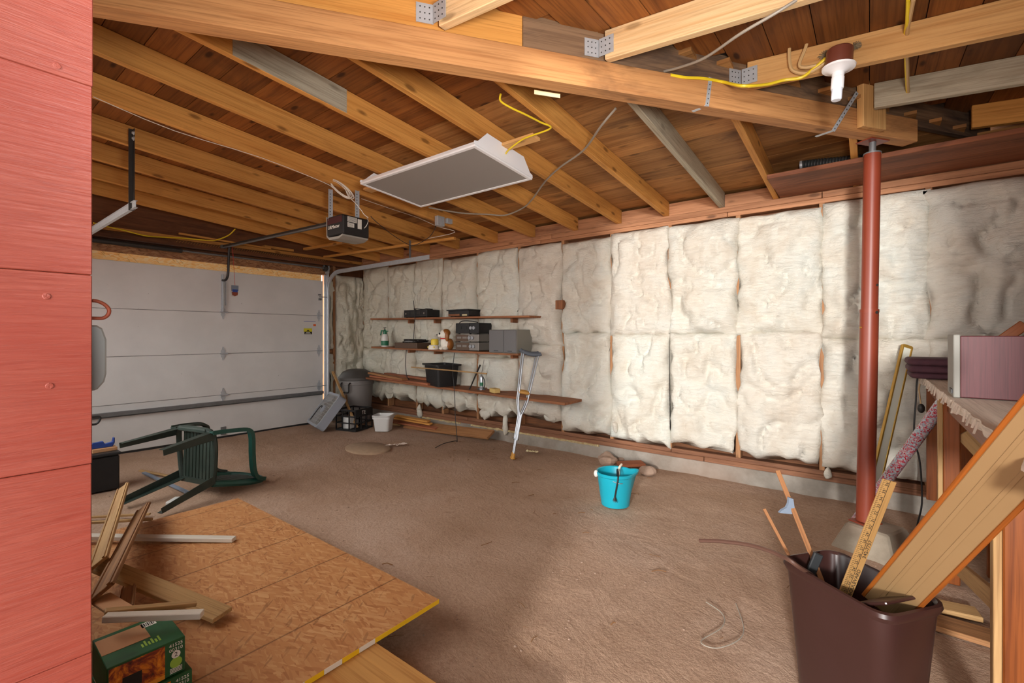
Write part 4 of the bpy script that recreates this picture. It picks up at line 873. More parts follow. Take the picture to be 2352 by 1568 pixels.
h = MB(); h.lathe([(0.006, 0.25), (0.006, 0.27), (0.022, 0.272), (0.022, 0.28)], (x, 4.18, z), 12); h.build('plunger', 'dark_plastic', sp_, True)
x0, x1 = xat(909, 4.08), xat(960, 4.08); z = zM((x0+x1)/2); tt = thing('record_player', 'dark record player base heaped with black cables', 'record player', ((x0+x1)/2, 4.16, z))
MB().box((x0, 4.06, z), (x1, 4.34, z+0.075)).build('base', 'stereo_brown', tt, bevel=0.004)
m = MB(); rnd = random.Random(5)
for k in range(9): m.tube(smooth_path([(rnd.uniform(x0+0.05, x1-0.02), rnd.uniform(4.08, 4.3), z+0.08+0.03*rnd.random()) for _ in range(5)], 5), rnd.choice((0.006, 0.01, 0.014)), 6)
m.build('cables', 'wire_black', tt, True)['kind'] = 'stuff'
MB().lathe([(0.12, 0.075), (0.125, 0.08), (0.12, 0.088), (0, 0.088)], ((x0+x1)/2, 4.2, z), 28).build('platter', 'steel_dark', tt, True); MB().box((x0+0.2, 4.07, z+0.085), (x1-0.1, 4.13, z+0.10)).build('tone_arm_cover', 'galv_dark', tt)
# dog figurine
x = xat(1024, 4.14); z = zM(x); dg_ = thing('dog_figurine', 'brown and white sitting dog figurine with a red collar', 'figurine', (x, 4.14, z))
b = MB(); b.ball((x+0.01, 4.15, z+0.075), 0.08, 18, 12, (0.92, 0.8, 1.0)); b.ball((x-0.03, 4.10, z+0.02), 0.035, 12, 8, (1, 1.2, 0.65)); b.ball((x+0.035, 4.10, z+0.02), 0.035, 12, 8, (1, 1.2, 0.65)); b.ball((x, 4.12, z+0.09), 0.055, 14, 10, (1, 0.9, 1.5)); b.build('body', 'dog_white', dg_, True)
b = MB(); b.ball((x-0.01, 4.12, z+0.195), 0.062, 18, 12, (0.95, 0.9, 1.0)); b.ball((x-0.05, 4.085, z+0.18), 0.032, 14, 10, (1.1, 1.0, 0.85)); b.build('head', 'dog_white', dg_, True)
b = MB(); b.ball((x+0.012, 4.135, z+0.215), 0.06, 16, 12, (0.95, 0.9, 0.85)); b.ball((x+0.05, 4.115, z+0.17), 0.04, 16, 12, (0.75, 0.7, 1.7)); b.ball((x+0.055, 4.16, z+0.07), 0.07, 16, 12, (0.6, 0.8, 1.05)); b.build('brown_patches', 'dog_brown', dg_, True)
b = MB(); b.ball((x-0.05, 4.14, z+0.165), 0.035, 14, 10, (0.6, 0.6, 1.6)); b.build('ear', 'dog_brown', dg_, True)
MB().tube([(x-0.005+0.05*math.cos(t), 4.12+0.046*math.sin(t), z+0.143) for t in [math.pi*2*k/20 for k in range(20)]], 0.008, 8, True).build('collar', 'red_bright', dg_, True)
for dx, dz in ((-0.036, 0.205), (-0.078, 0.19)): MB().ball((x+dx, 4.068 if dx > -0.05 else 4.062, z+dz), 0.013 if dx > -0.05 else 0.009, 10, 8).build('eye' if dx > -0.05 else 'nose', 'print_black', dg_, True)
x = xat(996, 4.10); z = zM(x); ty = thing('toy_house', 'small yellow and white toy beside the dog figurine', 'toy', (x, 4.1, z))
b = MB(); b.lathe([(0.07, 0), (0.072, 0.02), (0.06, 0.055), (0.045, 0.06)], (x, 4.1, z), 20); b.build('base', 'dog_white', ty, True)
b = MB(); b.lathe([(0.045, 0.055), (0.05, 0.06), (0.05, 0.12), (0.04, 0.135), (0.0, 0.138)], (x+0.01, 4.11, z), 18); b.build('top', 'toy_yellow', ty, True)
for k in range(4): MB().ball((x-0.055+0.035*k, 4.04+0.012*abs(k-1.5), z+0.03), 0.016, 10, 8, (1, 0.5, 0.8)).build('yellow_spot', 'toy_yellow', ty, True)
# stereo stack
x0, x1 = xat(1047, 4.08), xat(1099, 4.08); z = zM((x0+x1)/2)
def receiver(label, z, h, mat1, mat2, kx):
    u = unit('stereo_receiver', label, 'stereo', x0, x1, 4.08, 4.34, z, h, mat2, 'stereo units stacked on the middle shelf')
    MB().box((x0+0.005, 4.074, z+0.012), (x0+(x1-x0)*kx, 4.081, z+h-0.006)).build('dial_panel', mat1, u)
    for k in range(2): MB().box((x0+0.03+0.09*k, 4.071, z+h*0.45), (x0+0.10+0.09*k, 4.075, z+h*0.7)).build('switch', mat2, u)
    for k in range(2): MB().lathe([(0.022, 0), (0.02, 0.016), (0, 0.017)], (x0+(x1-x0)*(kx+0.07+0.13*k), 4.079, z+h*0.55), 14, (1, 0, 0), (0, 0, 1), (0, -1, 0)).build('knob', 'chrome', u, True)
    return u
receiver('silver-faced stereo receiver at the bottom of the stack', z, 0.105, 'stereo_brown', 'stereo_silver', 0.6)
receiver('silver-faced stereo receiver in the middle of the stack', z+0.107, 0.095, 'stereo_brown', 'stereo_silver', 0.55)
u = receiver('black stereo with a looped cord on top of the silver receivers', z+0.204, 0.135, 'black_box', 'black_box', 0.62)
MB().tube(smooth_path([(x0+0.02, 4.12, z+0.34), (x0+0.1, 4.10, z+0.365), (x0+0.22, 4.14, z+0.36), (x0+0.26, 4.2, z+0.345)], 5), 0.006, 6).build('cord', 'wire_black', u, True)
x0 = xat(1127, 4.10); x2 = xat(1157, 4.06); x1 = xat(1187, 4.06); z = zM(x1)
for k, (a, b_, lab) in enumerate(((x0, x2-0.004, 'grey bookshelf speaker next to the stereo stack'), (x2, x1, 'grey bookshelf speaker at the end of the middle shelf, nearest the crutches'))):
    s_ = thing('bookshelf_speaker', lab, 'speaker', ((a+b_)/2, 4.2, z), 'grey bookshelf speakers'); MB().box((a, 4.075-0.01*k, z), (b_, 4.35, z+0.265)).build('cabinet', 'speaker_side', s_, bevel=0.004)
    MB().box((a+0.004, 4.062-0.01*k, z+0.004), (b_-0.004, 4.076-0.01*k, z+0.261)).build('grille', 'speaker_gray', s_, bevel=0.006); MB().box(((a+b_)/2-0.03, 4.059-0.01*k, z+0.02), ((a+b_)/2+0.03, 4.063-0.01*k, z+0.028)).build('badge', 'dark_plastic', s_)
# cords hanging from the middle shelf
cable('power_cable', [pY(933, 803, 4.05), pY(932, 835, 4.05), pY(934, 862, 4.06), pY(940, 872, 4.07)], 0.005, 'wire_black', 'black power cord hanging below the record player', 'cord')
cable('power_cable', [pY(950, 690, 4.08), pY(953, 735, 4.07), pY(951, 760, 4.08), pY(950, 784, 4.09)], 0.0045, 'wire_black', 'black power cord hanging from the top shelf down to the record player', 'cord')
cable('power_cable', [pY(1044, 810, 4.05), pY(1040, 850, 4.0), pY(1044, 900, 3.97), pY(1046, 960, 3.95), pY(1050, 1010, 3.9), pZ(1046, 1012, 0.01), pZ(1020, 1018, 0.01), pZ(1000, 1028, 0.01)], 0.0045, 'wire_black', 'long black cord hanging in front of the tote to the floor', 'cord')
# lowest shelf: tote, stick, club, jack, sponge, boards
xc, yc = -4.33, 4.13; z = zB(xc); tb = thing('storage_tote', 'black plastic tote on the lowest shelf', 'tote', (xc, yc, z))
ex, ey = V((math.cos(-0.35), math.sin(-0.35), 0)), V((-math.sin(-0.35), math.cos(-0.35), 0)); o_ = V((xc, yc, z))
def rrect(a, b, r, n=4):
    pts = []
    for cx_, cy_, s0 in ((a-r, b-r, 0), (-a+r, b-r, 1), (-a+r, -b+r, 2), (a-r, -b+r, 3)):
        for k in range(n+1): t = math.pi/2*(s0+k/n); pts.append((cx_+r*math.cos(t), cy_+r*math.sin(t)))
    return pts
def tub(levels, o, ex, ey, r=0.03, n=4):      # open tub: levels of (half a, half b, z) outside up, then inside down
    m = MB(); cnt = 4*(n+1)
    for a, b, h in levels: m.v += [V(o)+ex*p+ey*q+V((0, 0, h)) for p, q in rrect(a, b, min(r, a*0.9, b*0.9), n)]
    m.g = [V(p) for p in m.v]
    for l in range(len(levels)-1):
        for i in range(cnt): m.f.append((l*cnt+i, l*cnt+(i+1) % cnt, (l+1)*cnt+(i+1) % cnt, (l+1)*cnt+i))
    m.f += [tuple(range(cnt-1, -1, -1)), tuple((len(levels)-1)*cnt+i for i in range(cnt))]; return m
tub([(0.19, 0.13, 0), (0.215, 0.15, 0.255), (0.245, 0.175, 0.258), (0.245, 0.175, 0.275), (0.212, 0.147, 0.276), (0.186, 0.126, 0.01)], o_, ex, ey).build('tub', 'black_box', tb, True)
cable('thin_stick', [pY(945, 843, 3.96), pY(1030, 850, 3.90), pY(1118, 858, 3.86)], 0.008, 'trim_tan', 'long thin wooden stick lying across the tote', 'stick', 3)
gc = thing('golf_club', 'dark-shafted putter standing on the lowest shelf beside the tote', 'golf club', pY(1075, 903, 4.1))
a, b = pY(1103, 838, 4.30), pY(1077, 897, 4.08); MB().tube([a, b], [0.011, 0.007], 8).build('shaft', 'steel_dark', gc, True)
MB().ball(pY(1081, 901, 4.07)+V((0, 0, 0)), 0.045, 14, 8, (1.1, 0.6, 0.4)).build('head', 'chrome', gc, True)
x = xat(1106, 4.15); z = zB(x); bj = thing('caulk_gun', 'silver canister with a black handle standing on the lowest shelf', 'canister', (x, 4.15, z))
MB().lathe([(0.03, 0.0), (0.03, 0.02), (0.022, 0.03), (0.022, 0.15), (0.018, 0.165), (0.008, 0.18)], (x, 4.15, z), 16).build('tube', 'chrome', bj, True); MB().lathe([(0.0225, 0.05), (0.0228, 0.09)], (x, 4.15, z), 16).build('print_band', 'sprayer_green', bj, True)
h = MB(); h.tube(smooth_path([(x+0.02, 4.15, z+0.16), (x+0.045, 4.15, z+0.12), (x+0.05, 4.15, z+0.06), (x+0.03, 4.15, z+0.02)], 4), 0.006, 6); h.bar((x-0.04, 4.13, z+0.012), (x+0.05, 4.16, z+0.012), 0.03, 0.012); h.build('handle', 'dark_plastic', bj, True)
MB().tube([(x-0.004, 4.15, z+0.18), (x-0.004, 4.2, z+0.36)], 0.002, 5).build('hook_wire', 'steel_dark', bj)
x = xat(1134, 4.06); z = zB(x); tag(MB().obox((x, 4.08, z+0.026), V((0.9, -0.4, 0)).normalized(), V((0.4, 0.9, 0)).normalized(), (0, 0, 1), (0.13, 0.08, 0.05)).build('sponge_block', 'sponge', None, bevel=0.006), 'yellow sponge block on the lowest shelf', 'sponge')
for k, (p0, p1, w, dz, mt, lab) in enumerate((((856, 862), (990, 893), 0.11, 0.014, 'scrap_red', 'reddish scrap board on the lowest shelf, nearest its front edge'), ((888, 855), (995, 880), 0.09, 0.045, 'scrap_red', 'reddish scrap board on the lowest shelf, at the back'), ((851, 864), (930, 898), 0.09, 0.045, 'scrap', 'scrap board poking out beyond the front of the lowest shelf'))):
    Y = (4.06, 4.22, 4.0)[k]; a, b = pY(*p0, Y+0.05), pY(*p1, Y-0.02); a.z = zB(a.x)+dz+0.02*(k == 2); b.z = zB(b.x)+dz
    tag(MB().bar(a, b, w, 0.026).build('scrap_board', mt, None, bevel=0.002), lab, 'board', 'scrap boards on the lowest shelf')
# ------------------------------------------------------------------ crutches
def crutch(base, top, label, side, s):
    c = thing('crutch', label, 'crutch', base, 'aluminium crutches'); d = (V(top)-V(base)).normalized(); w = (V(side)-d*V(side).dot(d)).normalized(); n = d.cross(w); L = (V(top)-V(base)).length
    P = lambda l, x, y=0: V(base)+d*l*L+w*x+n*y
    for sg in (-1, 1):
        MB().tube(smooth_path([P(0.97, sg*0.082), P(0.80, sg*0.070), P(0.62, sg*0.056), P(0.52, sg*0.048), P(0.44, sg*0.026), P(0.40, sg*0.012), P(0.36, sg*0.0105), P(0.17, sg*0.0105)], 5), 0.0095, 10).build('upright', 'chrome', c, True)
    MB().tube([P(0.40, 0, 0.002), P(0.045, 0, 0.002)], 0.0105, 10).build('extension', 'chrome', c, True)
    MB().tube([P(0.175, -0.026, 0.012), P(0.175, 0.026, 0.012)], 0.006, 8).build('bolt', 'steel_dark', c, True)
    MB().lathe([(0.024, 0.0), (0.026, 0.006), (0.02, 0.02), (0.0165, 0.05), (0.0155, 0.06)], base, 16, w, n, d).build('rubber_tip', 'tip_tan', c, True)
    MB().tube([P(0.60, -0.056), P(0.60, -0.04), P(0.60, 0.04), P(0.60, 0.056)], [0.012, 0.018, 0.018, 0.012], 12).build('hand_grip', 'grip_tan', c, True)
    MB().tube(smooth_path([P(0.985, -0.105), P(0.972, -0.08), P(0.962, 0), P(0.972, 0.08), P(0.985, 0.105)], 5), [0.014]+[0.021]*19+[0.014], 12).build('underarm_pad', 'pad_gray', c, True)
crutch((-2.955, 3.83, 0.0), (-2.965, 4.16, 1.13), 'aluminium crutch leaning on the shelves, the one nearer the wall', RT*1.0+V((0, 0, 0)), 1)
crutch((-2.925, 3.80, 0.0), (-2.895, 4.10, 1.12), 'aluminium crutch leaning on the shelves, the one in front', RT*1.0, 1)
# ================================================================== FAR CORNER
cn = V((-6.02, 4.02, 0)); tc = thing('trash_can', 'grey round trash can with a dark domed lid in the corner', 'trash can', cn)
MB().lathe([(0.19, 0.0), (0.2, 0.01), (0.235, 0.56), (0.245, 0.565), (0.245, 0.60), (0.24, 0.60), (0.235, 0.64)], cn, 36).build('body', 'trash_gray', tc, True)
MB().lathe([(0.25, 0.625), (0.258, 0.63), (0.258, 0.665), (0.245, 0.68), (0.20, 0.74), (0.13, 0.775), (0.06, 0.785), (0.0, 0.787)], cn, 36).build('lid', 'trash_lid', tc, True)
hd = V((0.35, -0.93, 0)); hs = V((0.93, 0.35, 0)); hb_ = cn+hd*0.245
MB().tube([hb_-hs*0.07+V((0, 0, 0.60)), hb_-hs*0.068+hd*0.03+V((0, 0, 0.58)), hb_-hs*0.06+hd*0.02+V((0, 0, 0.475)), hb_-hs*0.045+hd*0.02+V((0, 0, 0.462)), hb_+hs*0.045+hd*0.02+V((0, 0, 0.462)), hb_+hs*0.06+hd*0.02+V((0, 0, 0.475)), hb_+hs*0.068+hd*0.03+V((0, 0, 0.58)), hb_+hs*0.07+V((0, 0, 0.60))], 0.011, 8).build('handle', 'wire_black', tc, True)
# box fan leaning back on the crate
A, B = V((-6.22, 3.40, 0)), V((-5.72, 3.27, 0)); wx = (B-A).normalized(); hz_ = V((-wx.y, wx.x, 0)); th_ = math.radians(38)
uz = hz_*math.sin(th_)+V((0, 0, math.cos(th_))); nn = uz.cross(wx)*-1; nn = -hz_*math.cos(th_)+V((0, 0, math.sin(th_))); S, T = 0.51, 0.115
fo = (A+B)/2+V((0, 0, T*math.sin(th_)*0.5+0.003))+uz*(S/2); fn = thing('box_fan', 'grey box fan leaning back against the milk crate', 'fan', (A+B)/2)
out = rrect(S/2, S/2, 0.05, 4); inn = rrect(S/2-0.03, S/2-0.03, 0.035, 4); m = MB(); n = len(out)
for dpt, ring in ((T/2, out), (T/2, inn), (-T/2, inn), (-T/2, out)): m.v += [fo+wx*p+uz*q+nn*dpt for p, q in ring]
m.g = [V(p) for p in m.v]
for l in range(4):
    for i in range(n): m.f.append((l*n+i, l*n+(i+1) % n, ((l+1) % 4)*n+(i+1) % n, ((l+1) % 4)*n+i))
m.build('housing', 'fan_gray', fn, True)
m = MB()
for sd in (1, -1):
    for k in range(21):
        t = -0.222+0.0222*k; m.bar(fo+wx*t-uz*0.225+nn*(sd*(T/2-0.006)), fo+wx*t+uz*0.225+nn*(sd*(T/2-0.006)), 0.0028, 0.0022, nn)
        if k % 2 == 0: m.bar(fo+uz*t-wx*0.225+nn*(sd*(T/2-0.010)), fo+uz*t+wx*0.225+nn*(sd*(T/2-0.010)), 0.0028, 0.0022, nn)
m.build('grille', 'fan_grille', fn)['kind'] = 'stuff'
MB().lathe([(0.055, 0.0), (0.05, 0.012), (0, 0.014)], fo+nn*(T/2-0.004), 20, wx, uz, nn).build('badge', 'fan_gray', fn, True)
m = MB()
for k in range(5):
    a = 2*math.pi*k/5; d1 = wx*math.cos(a)+uz*math.sin(a); d2 = -wx*math.sin(a)+uz*math.cos(a); m.obox(fo+d1*0.12, d1, (d2+nn*0.5).normalized(), (nn-d2*0.5).normalized(), (0.17, 0.11, 0.004))
m.lathe([(0.05, -0.03), (0.05, 0.03)], fo, 16, wx, uz, nn); m.build('blades', 'steel_dark', fn); MB().obox(fo-nn*(T/2-0.012), wx, uz, nn, (0.44, 0.44, 0.004)).build('shade_plate', 'steel_dark', fn)  # dark blades and added dark plate stand in for shade inside the fan
MB().tube(smooth_path([fo-uz*0.20-wx*0.15+nn*(T/2+0.004), fo-uz*0.02-wx*0.15+nn*(T/2+0.006), fo+uz*0.03-wx*0.10+nn*(T/2+0.006), fo+uz*0.0-wx*0.05+nn*(T/2+0.006)], 5), 0.006, 7).build('cord', 'wire_black', fn, True)
# milk crate
co = V((-5.62, 3.72, 0)); cx1, cy1 = V((0.96, 0.26, 0)).normalized(), V((-0.26, 0.96, 0)).normalized(); mc = thing('milk_crate', 'black plastic milk crate beside the box fan', 'crate', co)
S = 0.165; H_ = 0.28
for k, (nx_, ty_) in enumerate(((cx1, cy1), (-cx1, cy1), (cy1, cx1), (-cy1, cx1))):
    m = MB()
    for z in (0.006, 0.10, 0.19, 0.272): m.bar(co+nx_*S-ty_*S+V((0, 0, z)), co+nx_*S+ty_*S+V((0, 0, z)), 0.014, 0.014 if 0.05 < z < 0.25 else 0.022)
    for t in (-0.165, -0.055, 0.055, 0.165): m.bar(co+nx_*S+ty_*t+V((0, 0, 0.0)), co+nx_*S+ty_*t+V((0, 0, H_)), 0.012, 0.014, nx_)
    m.build('lattice_side', 'black_box', mc)
MB().obox(co+V((0, 0, 0.008)), cx1, cy1, (0, 0, 1), (0.32, 0.32, 0.008)).build('bottom', 'black_box', mc)
MB().obox(co+cx1*(S+0.009)+V((0, 0, 0.235)), cy1, cx1, (0, 0, 1), (0.32, 0.006, 0.07)).build('side_panel', 'black_box', mc)
text_mesh('lettering', 'TE', 0.07, co+cx1*(S+0.013)+V((0, 0, 0.235))-cy1*0.02, cy1, (0, 0, 1), 'print_white', mc)
tag(MB().obox(co-cy1*0.08-cx1*0.03+V((0, 0, 0.095)), cx1, cy1, (0, 0, 1), (0.12, 0.1, 0.16)).build('white_carton', 'tub_white', None, bevel=0.008), 'white carton inside the black milk crate', 'carton')
a, b = pT(764, 853, 6.75), co+cx1*0.10-cy1*0.06+V((0, 0, 0.03)); tag(MB().bar(a, b, 0.035, 0.02).build('wooden_handle', 'trim_tan', None, bevel=0.004), 'flat wooden stake standing in the milk crate', 'stake', 'sticks in the milk crate')
a, b = pT(790, 853, 6.85), co-cx1*0.09+V((0, 0, 0.03)); tag(MB().tube([a, b], 0.012, 8).build('broom_handle', 'trim_dark', None, True), 'thin brown rod leaning behind the box fan', 'rod', 'sticks in the milk crate')
# white pail, scrap timber, litter
po_ = V((-5.2, 3.89, 0)); ex, ey = V((0.83, 0.56, 0)), V((-0.56, 0.83, 0)); wt = thing('plastic_pail', 'white square plastic pail without its lid', 'pail', po_)
tub([(0.095, 0.095, 0.0), (0.112, 0.112, 0.165), (0.122, 0.122, 0.167), (0.122, 0.122, 0.195), (0.115, 0.115, 0.197), (0.125, 0.125, 0.2), (0.125, 0.125, 0.212), (0.113, 0.113, 0.213), (0.09, 0.09, 0.01)], po_, ex, ey, 0.035).build('tub', 'tub_white', wt, True)
for k, (p0, p1, w, th, z0, z1, mt, lab) in enumerate((((935, 985), (1128, 1001), 0.15, 0.03, 0.03, 0.09, 'scrap', 'long grey-brown board propped at the foot of the wall'), ((900, 975), (1005, 978), 0.10, 0.02, 0.05, 0.06, 'scrap_red', 'dark reddish slat low in the wood pile by the white pail'), ((903, 968), (990, 972), 0.06, 0.02, 0.10, 0.10, 'rafter', 'orange slat in the middle of the wood pile by the white pail'), ((910, 962), (985, 963), 0.06, 0.02, 0.135, 0.13, 'rafter', 'orange slat on top of the wood pile by the white pail'), ((893, 983), (922, 984), 0.07, 0.02, 0.015, 0.02, 'trim_tan', 'short pale slat on the dirt beside the white pail'))):
    Y = 4.22 if k else 4.24; a, b = pY(*p0, Y), pY(*p1, Y); a.z, b.z = z0, z1
    tag(MB().bar(a, b, w, th, (0, -0.5, 1) if k == 0 else (0, -0.15, 1)).build('scrap_board', mt, None, bevel=0.002), lab, 'board', 'scrap wood at the foot of the wall')
sp2 = pZ(845, 1030, 0.0); m = MB(); m.lathe([(0.30, -0.02), (0.30, 0.012), (0.285, 0.02), (0.0, 0.022)], sp2, 30, sy=0.72)
tag(m.build('stepping_stone', 'sand_stone', None, True), 'round flat sandy stepping stone half sunk in the dirt', 'stone slab')
def crumple(name, c, lx, wy, mat, label, cat, seed, rz=0.3, h=0.035):
    m = MB(); n1, n2 = 14, 5; vs = []; fs = []; ca, sa = math.cos(rz), math.sin(rz)
    for i in range(n1+1):
        for j in range(n2+1):
            u = (i/n1-0.5)*lx; v = (j/n2-0.5)*wy*(0.6+0.5*NZ(i*0.6, seed)); z = 0.012+h*abs(NZ(i*0.5, j*0.6, seed)); vs.append(V(c)+V((u*ca-v*sa+0.02*NZ(i, 3, seed), u*sa+v*ca, z)))
    for i in range(n1):
        for j in range(n2): a = i*(n2+1)+j; fs.append((a, a+1, a+n2+2, a+n2+1))
    o = len(vs); vs += [p-V((0, 0, 0.0015)) for p in vs]; fs += [tuple(o+k for k in f[::-1]) for f in fs]
    return tag(m.add(vs, fs).build(name, mat), label, cat)
crumple('paper_litter', pZ(910, 1024), 0.26, 0.09, 'paper', 'crumpled white and red paper on the dirt', 'litter', 3.3, 1.0)
crumple('plastic_litter', pZ(1222, 1040), 0.14, 0.05, 'tape', 'pale torn scrap on the dirt beside the crutch tip', 'litter', 8.1, 0.2, 0.03)
# twigs, roots and pebbles scattered on the dirt
m = MB(); rnd = random.Random(11)
for k in range(70):
    px, py = rnd.choice(((rnd.uniform(960, 1260), rnd.uniform(1015, 1060)), (rnd.uniform(1150, 1500), rnd.uniform(1050, 1180)), (rnd.uniform(700, 2000), rnd.uniform(1100, 1500))))
    p = pZ(px, py, 0.003); a = rnd.uniform(0, 6.28); l = rnd.uniform(0.02, 0.09); q = p+V((l*math.cos(a), l*math.sin(a), 0.002)); m.tube([p, p.lerp(q, 0.5)+V((rnd.uniform(-0.01, 0.01), rnd.uniform(-0.01, 0.01), 0.004)), q], rnd.uniform(0.001, 0.003), 5)
tw = m.build('twigs', 'trim_dark'); tag(tw, 'thin dry twigs scattered over the dirt floor', 'twigs'); tw['kind'] = 'stuff'
m = MB()
for k in range(420):
    x, y = rnd.uniform(-5.5, 0.9), rnd.uniform(0.9, 4.3); r = rnd.uniform(0.002, 0.007); m.ball((x, y, fz(x, y)+r*0.3), r, 6, 4, (1, rnd.uniform(0.7, 1.2), 0.6))
pb = m.build('pebbles', 'stone'); tag(pb, 'small pebbles scattered over the dirt floor', 'pebbles'); pb['kind'] = 'stuff'
def rock(px, py, r, lab, seed, sc_=(1, 0.8, 0.6)):
    p = pZ(px, py); m = MB().ball(p+V((0, 0, r*sc_[2]*0.6)), r, 14, 9, sc_)
    for q in m.v: d = (q-p); q += d*0.35*NZ(q.x*14, q.y*14, q.z*14+seed)
    tag(m.build('rock', 'stone'), lab, 'rock', 'rocks by the bucket')
rock(1396, 1064, 0.10, 'larger pale rock behind the left rim of the teal bucket', 1.0); rock(1487, 1088, 0.075, 'rounded rock on the right of the teal bucket', 4.0); rock(1425, 1058, 0.04, 'small stone between the rock and the bucket rim', 9.0)
tag(MB().bar(pZ(1420, 1066, 0.025), pZ(1478, 1064, 0.03), 0.14, 0.03).build('wood_offcut', 'scrap_red', None, bevel=0.004), 'reddish wood offcut behind the teal bucket', 'wood offcut')
# ------------------------------------------------------------------ teal bucket
bc = V((-1.53, 3.266, 0)); bk = thing('bucket', 'teal plastic bucket with a cord inside', 'bucket', bc); seg = 40; m = MB(); prof = [(0.098, 0.0), (0.104, 0.004), (0.118, 0.10), (0.134, 0.225), (0.143, 0.232), (0.145, 0.25), (0.141, 0.254), (0.133, 0.248), (0.116, 0.10), (0.100, 0.012)]
m.lathe(prof, bc, seg); spd = RT
for q in m.v:
    d = V((q.x-bc.x, q.y-bc.y, 0)); al = d.normalized().dot(RT) if d.length > 1e-6 else 0
    if q.z > 0.16 and al > 0.9: q += RT*(0.035*(al-0.9)/0.1*(q.z-0.16)/0.09)+V((0, 0, 0.012*(al-0.9)/0.1*(q.z-0.16)/0.09))
m.build('shell', 'teal', bk, True)
lug = bc-RT*0.146+V((0, 0, 0.235)); MB().ball(lug, 0.018, 10, 8, (1, 1, 1.5)).build('handle_lug', 'label_white', bk, True)
MB().tube(smooth_path([lug, lug+RT*0.06-FW*0.07-V((0, 0, 0.012)), bc-FW*0.148-RT*0.02+V((0, 0, 0.208)), bc-FW*0.150+RT*0.02+V((0, 0, 0.205))], 5), 0.003, 6).build('wire_handle', 'chrome', bk, True)
rp = thing('frayed_rope', 'frayed rope draped over the rim of the teal bucket', 'rope', bc-FW*0.13+V((0, 0, 0.1)))
MB().tube(smooth_path([bc+RT*0.03+FW*0.02+V((0, 0, 0.10)), bc+RT*0.01-FW*0.02+V((0, 0, 0.262)), bc-RT*0.0-FW*0.10+V((0, 0, 0.275)), bc-RT*0.015-FW*0.153+V((0, 0, 0.235)), bc-RT*0.03-FW*0.148+V((0, 0, 0.14)), bc-RT*0.035-FW*0.146+V((0, 0, 0.11))], 5), 0.006, 7).build('strand', 'wire_black', rp, True)
MB().tube(smooth_path([bc+RT*0.04+FW*0.06+V((0, 0, 0.20)), bc+RT*0.03+FW*0.0+V((0, 0, 0.275)), bc+RT*0.055+FW*0.03+V((0, 0, 0.295))], 5), 0.009, 7).build('knot', 'rope_white', rp, True)
m = MB(); e = bc-RT*0.035-FW*0.146+V((0, 0, 0.115))
for k in range(9): m.tube([e, e+RT*(0.004*(k-4))-FW*0.002*(k % 3)-V((0, 0, 0.035+0.006*(k % 3)))], 0.002, 4)
m.build('frayed_end', 'wire_black', rp)['kind'] = 'stuff'
# ================================================================== LEFT FOREGROUND
# OSB sheet on sleepers with a painted edge
ZS = 0.15; os_ = thing('osb_sheet', 'large sheet of strand board lying on planks', 'board', (-2.48, 0.78, ZS-0.018))
MB().obox((-2.48, 0.778, ZS-0.009), (1, 0, 0), (0, 1, 0), (0, 0, 1), (2.02, 1.215, 0.018)).build('panel', 'osb', os_)
MB().box((-1.4705, 1.06, ZS-0.0175), (-1.468, 1.386, ZS-0.0005)).build('yellow_edge', 'yellow_paint', os_)
for k in range(13): MB().box((-1.4705, 0.17+0.0685*k, ZS-0.0175), (-1.468, 0.17+0.0685*k+0.068, ZS-0.0005)).build('edge_stripe', 'yellow_paint' if k % 2 else 'rope_white', os_)
tag(MB().box((-2.2, 0.79, ZS-0.0585), (-0.78, 1.07, ZS-0.019)).build('floor_plank', 'plank_yellow', None, bevel=0.005), 'wide yellow-grained plank sticking out from under the strand board', 'plank')
for k, (x, lab) in enumerate(((-1.95, 'rough timber sleeper under the near end of the strand board'), (-3.2, 'rough timber sleeper under the far end of the strand board'))):
    tag(MB().box((x-0.045, 0.25, -0.005), (x+0.045, 1.25, ZS-0.0595 if k == 0 else ZS-0.0185)).build('sleeper', 'scrap', None, bevel=0.003), lab, 'timber', 'sleepers under the strand board')
# pile of trim boards
def tboard(p0, p1, w, th, mat, label, groove=False, up=(0, 0, 1), name='trim_board'):
    t = thing(name, label, 'board', (V(p0)+V(p1))/2, 'trim boards piled on the strand board'); p0, p1 = V(p0), V(p1); x, y, z = basis(p1-p0, up)
    MB().bar(p0, p1, w, th, up).build('board', mat, t, bevel=0.002)
    if groove:
        for s_ in (-0.36, 0.36): MB().bar(p0+y*(w*s_)+z*(th/2+0.002), p1+y*(w*s_)+z*(th/2+0.002), w*0.12, 0.006, up).build('moulding', mat, t)
    return t
q = lambda x, y, z: pZ(x, y, z)
tboard(q(190, 1232, 0.19), q(538, 1238, 0.163), 0.042, 0.022, 'trim_white', 'white painted strip lying across the strand board, farthest one')
tboard(q(283, 1118, 0.30), q(225, 1295, 0.34), 0.075, 0.014, 'trim_tan', 'pale grooved casing standing highest at the back of the pile', True, (0.5, -0.6, 0.6))
tboard(q(330, 1165, 0.24), q(232, 1362, 0.40), 0.085, 0.014, 'trim_dark', 'brown grooved casing with a snapped pale end', True, (0.5, -0.6, 0.6))
tboard(q(200, 1285, 0.30), q(512, 1412, 0.185), 0.088, 0.018, 'trim_tan', 'broad pale board slanting down across the strand board', False)
tboard(q(240, 1418, 0.42), q(465, 1410, 0.40), 0.028, 0.02, 'trim_white', 'white painted strip resting over the green boxes')
tboard(q(240, 1405, 0.40), q(450, 1385, 0.33), 0.03, 0.014, 'trim_tan', 'thin split tan strip just behind the near white strip')
tboard(q(205, 1200, 0.18), q(350, 1192, 0.17), 0.02, 0.014, 'trim_tan', 'thin tan lath at the back of the pile')
